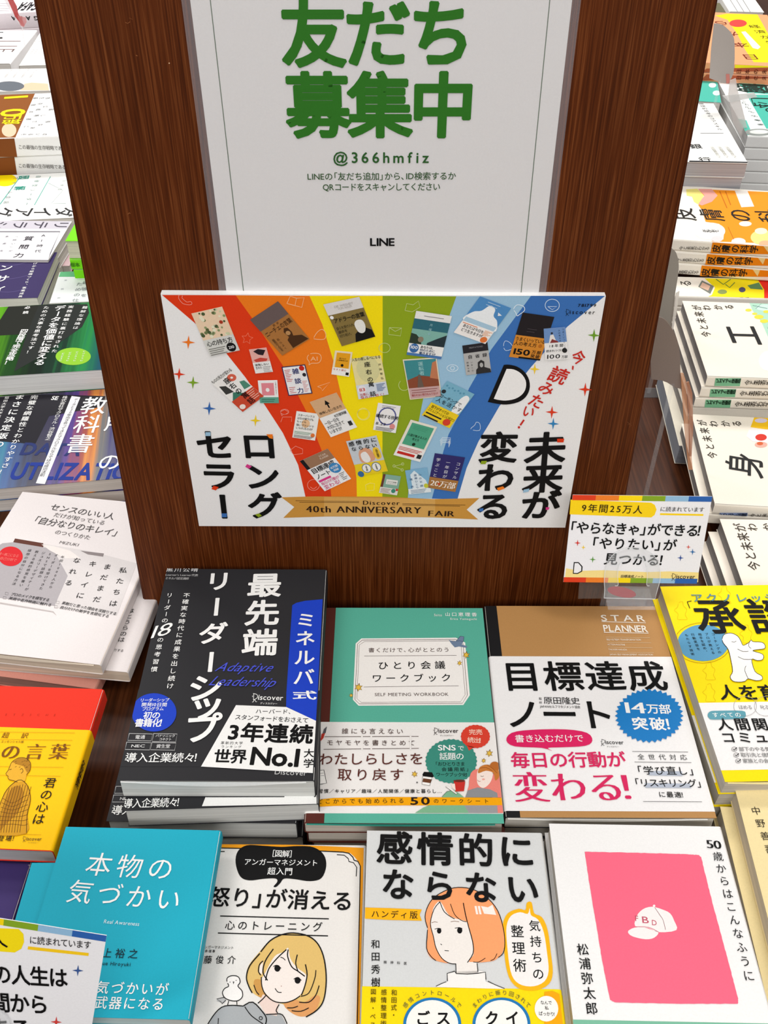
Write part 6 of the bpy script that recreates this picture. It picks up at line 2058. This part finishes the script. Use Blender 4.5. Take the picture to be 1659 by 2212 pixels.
aj = quick('paperback_book', 'salmon and bright yellow paperback with red oval, top right, topmost of its pile',
           [(1480, 29), (1640, 30), (1720, 136), (1460, 136)], 0.140, 0.0165, 'F', 'F6A878', 'E8DCD0', group='salmon and yellow paperbacks')
f = aj.top; f.c = Z5
f.p([(640, 150), (755, 132), (1040, 128), (1300, 600), (1010, 595), (930, 480), (850, 320), (760, 190)], 'FFF01A', 'yellow_field', 1)
f.e(860, 223, 84, 36, 'F04A44', 'badge', 3); f.p([(890, 305), (930, 300), (1075, 450), (1050, 472), (1000, 460)], 'FAF0E0', 'label', 3)
f.v('経済が学べ', 1000, 240, 1260, 480, 75, '6A5A10', 'n'); f.v('日本から', 1000, 570, 680, 200, 120, '7A2E1E', 'n')
a2_ = aj.lower('second salmon and yellow paperback, top right', -0.003, 0.0, 0.2)
for k, bb in enumerate((aj, a2_)):
    p = bb.front(); p.c = Z5
    p.p([(560, 655 + 55 * k), (2000, 655 + 55 * k), (2000, 715 + 55 * k), (500, 715 + 55 * k)], 'B85A3A', 'brown_field', 1)
    if k == 0: p.p([(830, 618), (2000, 618), (2000, 650), (830, 650)], 'F8E820', 'yellow_line', 2)
    p.v('日本の未来図', 845, 683 + 58 * k, 1300, 685 + 58 * k, 48, '5A2014', 'm')
jj = [aj, a2_]
for k in range(2, 8):
    jj.append(jj[-1].lower('%s salmon and yellow paperback, top right' % ('third', 'fourth', 'fifth', 'sixth', 'seventh', 'bottom')[k - 2], 0, 0, 0.2))
for q in jj: q.done()
ak = quick('paperback_book', 'white paperback with fine grey columns, at the very top right of the picture',
           [(1512, -70), (1590, -70), (1645, 26), (1582, 26)], 0.130, 0.060, 'L', 'FAF8F6')
f = ak.top; f.c = Z5
for k in range(3):
    f.l([(760 + 60 * k, -40), (860 + 60 * k, 120)], 5, '8A8886')
ak.done()
ol = quick('booklet', 'dark olive booklet peeking out at the board edge, top right',
           [(1530, 6), (1552, 6), (1573, 29), (1540, 29)], 0.120, 0.100, 'L', '6E6A52')
ol.done()

# ================================================================== shelf cards and clear holders
BARS = ('E0411E', 'F0822A', 'FFDC14', '86A828', '92BCDC', '2E62AE')

def plate(name, pts, m, parent, P, th=0.0012, hole=None, off=0.0):
    """flat sheet of real thickness cut to an outline given on the plane of P"""
    U = [P.uv(*q) for q in pts]
    loops = [[Vector((u[0], u[1], 0)) for u in U]]
    if hole:
        loops.append([Vector((*P.uv(*q), 0)) for q in hole])
    allp = [q for L in loops for q in L]
    tri = tessellate_polygon(loops)
    M = parent.matrix_world.inverted()
    n = len(allp)
    V = []
    for z in (off, off + th):
        for q in allp:
            V.append(tuple(M @ Vector(P.O + P.X * q[0] + P.Y * q[1] + P.N * z)))
    Fc = [tuple(t) for t in tri] + [tuple(n + i for i in t) for t in tri]
    s = 0
    for L in loops:
        k = len(L)
        Fc += [(s + i, s + (i + 1) % k, n + s + (i + 1) % k, n + s + i) for i in range(k)]
        s += k
    o = mesh_obj(name, V, Fc, m, parent)
    fix_normals(o)
    return o

def shelf_card(label, px, level, base, name='shelf_card'):
    C, X, Y, N, w, h, err = fit_rect(px, level, 'wall', (0.105, None), 12, base)
    print('CARD', C, w, h, err)
    e = empty(name, frame_matrix(C - Y * h / 2, X, Y, N), label, 'card')
    bpy.context.view_layer.update()
    V, Fc = box_vf(-w / 2, w / 2, 0, h, -0.0004, 0)
    mesh_obj('card', V, Fc, mat('F1F0F2', 0.45), e)
    P = Print(e, C, X, Y)
    return e, P, w, h

def bars(P, w, h):
    M = 0.0055
    for k in range(6):
        x0, x1 = -w / 2 + w * k / 6, -w / 2 + w * (k + 1) / 6
        for y0, y1 in ((h / 2 - M * .8, h / 2), (-h / 2, -h / 2 + M * .8)):
            P.k += 1
            P.put('color_bar', BARS[k], [(x0, y0), (x1, y0), (x1, y1), (x0, y1)], [(0, 1, 2, 3)], 3)

FILM = film_mat('clear_film', 'E8ECEE', 0.10, 0.05)
EDGE = film_mat('clear_edge', 'F4F6F8', 0.45, 0.05)
SHADE = film_mat('smoky_film', '6E6258', 0.30, 0.1)

e, P, w_, h_ = shelf_card('white shelf card with yellow heading, in a clear holder before the board',
                          [(1235, 1066.5), (1536, 1074), (1507.5, 1263), (1219.5, 1255.5)], 0.037, -0.27)
bars(P, w_, h_)
P.c = A5
P.p([(218, 162), (940, 190), (972, 210), (988, 252), (970, 300), (940, 322), (209, 294)], 'FFD518', 'yellow_bar', 2)
P.t('9年間25万人', 315, 236, 862, 254, 76, '2A1A0A', 'm')
P.t('に読まれています', 1020, 246, 1415, 252, 44, K, 'n')
P.p([(1020, 284), (1408, 292), (1406, 308), (1018, 300)], 'FFD518', 'yellow_bar', 2)
P.t('「やらなきゃ」ができる！', 205, 412, 1430, 444, 112, K, 'b')
P.t('「やりたい」が', 400, 552, 1165, 572, 108, K, 'b')
P.t('見つかる！', 520, 692, 1092, 708, 108, K, 'b')
P.p([(178, 778), (300, 800), (520, 795), (900, 812), (1100, 805), (1366, 815), (1360, 902), (165, 880)], 'F9E08E', 'cream_band', 1)
P.t('目標達成ノート', 665, 848, 875, 852, 27, K, 'm')
P.logo(1118, 848, 1334, 852, 46, '3A2A1A')
for x, y, r, c in ((280, 550, 30, 'D8382E'), (332, 590, 22, 'F6D02A'), (416, 698, 30, '5E9A3A'), (1273, 587, 22, 'D8503E'), (1310, 630, 30, '2E6EA8'), (1202, 684, 30, '2E4E98')):
    P.spark(x, y, r, c)
P.p([(246, 722), (290, 722), (325, 760), (322, 805), (280, 828), (238, 826)], K, 'printed_letter', 4)
P.p([(254, 731), (286, 731), (314, 763), (312, 800), (278, 819), (246, 818)], 'F2F1F2', 'printed_letter', 5)
P.flush()
hd = empty('card_holder', frame_matrix(P.O - P.Y * (h_ / 2 + 0.012), P.X, P.Y, P.N), 'clear plastic card holder with an arched front, standing behind the tan planner', 'card holder')
bpy.context.view_layer.update()
arc_o = catmull([(520, 960), (516, 860), (535, 740), (590, 650), (680, 595), (760, 583), (860, 595), (950, 645), (1005, 735), (1015, 860), (990, 960)], 4, False)
arc_i = catmull([(612, 925), (640, 915), (635, 830), (650, 740), (700, 692), (775, 675), (850, 692), (890, 745), (900, 830), (895, 915), (920, 925)], 4, False)
plate('front_arch', arc_o + [(970, 1043), (514, 1034)], FILM, hd, P, 0.0010, hole=arc_i + [(880, 935), (650, 930)], off=0.0012)
def tube_line(name, pts, r, m, parent, P, off=0.0):
    M = parent.matrix_world.inverted()
    W = [np.array(P.O + P.X * u[0] + P.Y * u[1] + P.N * off) for u in [P.uv(*q) for q in pts]]
    V, Fc = [], []
    for i, q in enumerate(W):
        d = W[min(i + 1, len(W) - 1)] - W[max(i - 1, 0)]
        d = d / np.linalg.norm(d)
        a = np.cross(d, P.N); a = a / np.linalg.norm(a)
        for k in range(4):
            t = math.pi / 2 * k + math.pi / 4
            V.append(tuple(M @ Vector(q + r * (a * math.cos(t) + P.N * math.sin(t)))))
    for i in range(len(W) - 1):
        for k in range(4):
            Fc.append((4 * i + k, 4 * i + (k + 1) % 4, 4 * i + 4 + (k + 1) % 4, 4 * i + 4 + k))
    Fc += [(0, 1, 2, 3), tuple(4 * (len(W) - 1) + k for k in range(4))]
    return mesh_obj(name, V, Fc, m, parent)
tube_line('edge_rim', [(514, 1034)] + arc_o + [(970, 1043), (514, 1034)], 0.00035, EDGE, hd, P, 0.0018)
tube_line('edge_rim', arc_i, 0.0003, EDGE, hd, P, 0.0018)
plate('back_plate', [(300, 905), (1010, 922), (985, 1052), (290, 1060)], SHADE, hd, P, 0.001, off=-0.0025)
plate('red_patch', [(550 + 128 * (1 - math.cos(t)) , 975 - 45 * math.sin(t) + 22 * (1 - math.cos(t))) for t in np.linspace(0, 2 * math.pi, 25)[:-1]], mat('A81E2A', 0.25), hd, P, 0.0003, off=-0.0012)  # red reflection in the holder, put in as a coloured plate
# foot that carries the holder on the planner's back margin
Q = P.O - P.Y * (h_ / 2 + 0.031)
M = hd.matrix_world.inverted()
def wbox(name, x0, x1, y0, y1, z0, z1, m, parent):
    M = parent.matrix_world.inverted()
    V, Fc = box_vf(x0, x1, y0, y1, z0, z1)
    return mesh_obj(name, [tuple(M @ Vector(v)) for v in V], Fc, m, parent)
base = hit(1359, 1291, np.array([0, -0.034, 0]), np.array([0, -1., 0]))
wbox('foot', base[0] - 0.021, base[0] + 0.021, -0.024, -0.003, 0.0, 0.001, FILM, hd)
wbox('stem', base[0] - 0.019, base[0] + 0.019, -0.0235, -0.0225, 0.001, 0.066, FILM, hd)
wbox('bracket', base[0] - 0.019, base[0] + 0.019, -0.046, -0.0225, 0.066, 0.0668, FILM, hd)

# card at the lower left
e, P, w_, h_ = shelf_card('white shelf card cut off by the lower left corner',
                          [(-194, 1962), (221, 2004), (165, 2300), (-230, 2262)], 0.362, -0.30, )
bars(P, w_, h_)
P.c = B5
P.p([(-700, 745), (140, 783), (175, 820), (180, 880), (160, 930), (110, 958), (-700, 900)], 'FFE214', 'yellow_bar', 2)
P.t('15万人', -330, 850, 55, 868, 110, K, 'm')
P.t('に読まれています', 220, 862, 682, 902, 60, K, 'n')
P.p([(210, 912), (663, 962), (660, 984), (206, 935)], 'FFCE1E', 'yellow_bar', 2)
P.t('あなたの人生は', -480, 1090, 505, 1150, 150, K, 'b'); P.t('この瞬間から', -500, 1300, 362, 1350, 150, K, 'b'); P.t('はじまる', -420, 1500, 240, 1530, 150, K, 'b')
P.spark(582, 1092, 42, '3A5A98'); P.spark(420, 1476, 42, 'D8403A')
P.flush()
h2d = empty('card_holder', frame_matrix(P.O - P.Y * (h_ / 2 + 0.006), P.X, P.Y, P.N), 'clear plastic card holder in the lower left corner, its arch overlapping the card', 'card holder')
bpy.context.view_layer.update()
P.c = B5
arc = catmull([(-420, 1700), (-400, 1500), (-330, 1380), (-200, 1310), (-60, 1330), (40, 1400), (90, 1500), (110, 1700)], 4, False)
plate('front_arch', arc + [(110, 1800), (-420, 1780)], FILM, h2d, P, 0.001, off=0.0012)
tube_line('edge_rim', arc, 0.0005, EDGE, h2d, P, 0.0018)
plate('back_plate', [(-430, 1650), (130, 1690), (125, 1850), (-430, 1820)], SHADE, h2d, P, 0.001, off=-0.0025)
bq = P.O - P.Y * (h_ / 2)
zlow = 0.0604
wbox('stem', bq[0] - 0.02, bq[0] + 0.02, bq[1] - 0.004, bq[1] - 0.003, zlow, bq[2] + 0.012, FILM, h2d)
wbox('foot', bq[0] - 0.022, bq[0] + 0.022, bq[1] - 0.02, bq[1] + 0.012, zlow - 0.001, zlow, FILM, h2d)

# ---- rounded grey card backs and clear strips behind the board, on the right
def holder(label, top_px, pts, y, mcol, strips, zfoot, name='card_holder', base=0.0):
    O = np.array([0, y, 0.0])
    c = hit(top_px[0], top_px[1], O, np.array([0, -1., 0]))
    e = empty(name, Matrix.Translation((c[0], y, zfoot)), label, 'card holder')
    bpy.context.view_layer.update()
    P = Print(e, O, np.array([1., 0, 0]), np.array([0, 0, 1.]))
    P.c = Z6
    plate('tag', pts, mat(mcol, 0.3), e, P, 0.0009)
    U = [P.uv(*q) for q in pts]
    zb = min(u[1] for u in U)
    xc = sum(u[0] for u in U if u[1] < zb + 0.012) / len([1 for u in U if u[1] < zb + 0.012])
    wbox('stem', xc - 0.002, xc + 0.002, y - 0.0015, y, 0.001, zb + 0.006, FILM, e)
    wbox('foot', xc - 0.012, xc + 0.012, y - 0.010, y + 0.010, 0.0, 0.001, FILM, e)
    for k, (s, m) in enumerate(strips):
        plate('clear_strip', s, m, e, P, 0.0012, off=0.002 + 0.002 * k)
    return e, P
holder('brownish grey rounded card in a clear stand, nearer one right of the board', (1440, 800),
       catmull([(230, 1250), (350, 1262), (430, 1340), (490, 1450), (522, 1600), (528, 1800), (540, 1945)], 4, False) + [(470, 1925), (400, 1880), (345, 1860), (250, 1850)],
       0.16, '8E7F78', [([(525, 1780), (552, 1782), (575, 1850), (600, 2212), (640, 2700), (600, 2700), (560, 2300)], film_mat('orange_reflection', 'E8A878', .5, .1)), ([(575, 1855), (600, 1850), (632, 1960), (640, 2300), (625, 2560), (602, 2560), (600, 2200)], film_mat('orange_reflection2', 'C88A68', .6, .1))], 0.0)  # orange reflection of the clear strip edges is put into the film colour
holder('pale grey rounded card in a clear stand, farther one right of the board', (1450, 600),
       catmull([(380, 560), (470, 620), (500, 680), (512, 760), (505, 860), (480, 1020)], 4, False) + [(440, 1360), (300, 1300), (320, 700)],
       0.36, '9B958C', [([(482, 1020), (515, 1000), (500, 1120), (455, 1370), (438, 1365)], film_mat('pale_edge', 'F2EEE6', .7, .1))], 0.0)
e3, P3 = holder('pale grey rounded card on a slanting clear stand, top right', (1550, 110),
       [((x / 4.425 + 1400 - 1350) * 4.424, (y / 4.425 - 400) * 4.424) for x, y in catmull([(628, 222), (700, 232), (760, 275), (808, 335), (824, 400), (826, 560), (815, 700)], 4, False) + [(770, 800), (700, 790), (585, 745), (600, 480)]],
       0.92, 'B9B2AC', [], 0.0)
P3.c = Z5
plate('clear_strip', [(775, 760), (830, 740), (850, 860), (960, 1290), (1040, 1440), (1130, 1690), (1080, 1770), (1010, 1600), (900, 1330), (800, 1150), (760, 900)], film_mat('stand_plastic', 'EFE8E4', .55, .1), e3, P3, 0.002, off=0.003)
plate('clear_strip', [(700, 900), (1000, 870), (1030, 910), (760, 960)], film_mat('stand_plastic2', 'F8F8F6', .6, .1), e3, P3, 0.002, off=0.006)
plate('red_patch', [(742, 705), (775, 705), (782, 790), (745, 795)], mat('D88A80'), e3, P3, 0.0004, off=0.0012)
# red-edged clear strip at the top left
e4 = empty('card_holder', Matrix.Translation((-0.62, 1.35, 0.0)), 'clear stand with a red slanting edge, top left corner', 'card holder')
bpy.context.view_layer.update()
P4 = Print(e4, np.array([0, 1.35, 0.]), np.array([1., 0, 0]), np.array([0, 0, 1.]))
P4.c = B6
plate('red_edge', [(120, -60), (210, -60), (300, 110), (330, 250), (420, 400), (440, 470), (380, 440), (280, 300), (200, 120)], film_mat('red_plastic', 'C83A38', .75, .2), e4, P4, 0.002)
plate('clear_strip', [(60, -60), (120, -60), (280, 290), (420, 470), (460, 800), (440, 800), (400, 480), (260, 300)], film_mat('clear_pale', 'F4F0F2', .4, .1), e4, P4, 0.001, off=0.003)
plate('clear_strip', [(330, 260), (480, 300), (490, 380), (440, 470), (380, 440)], film_mat('pink_plastic', 'D88A8A', .5, .1), e4, P4, 0.001, off=0.005)
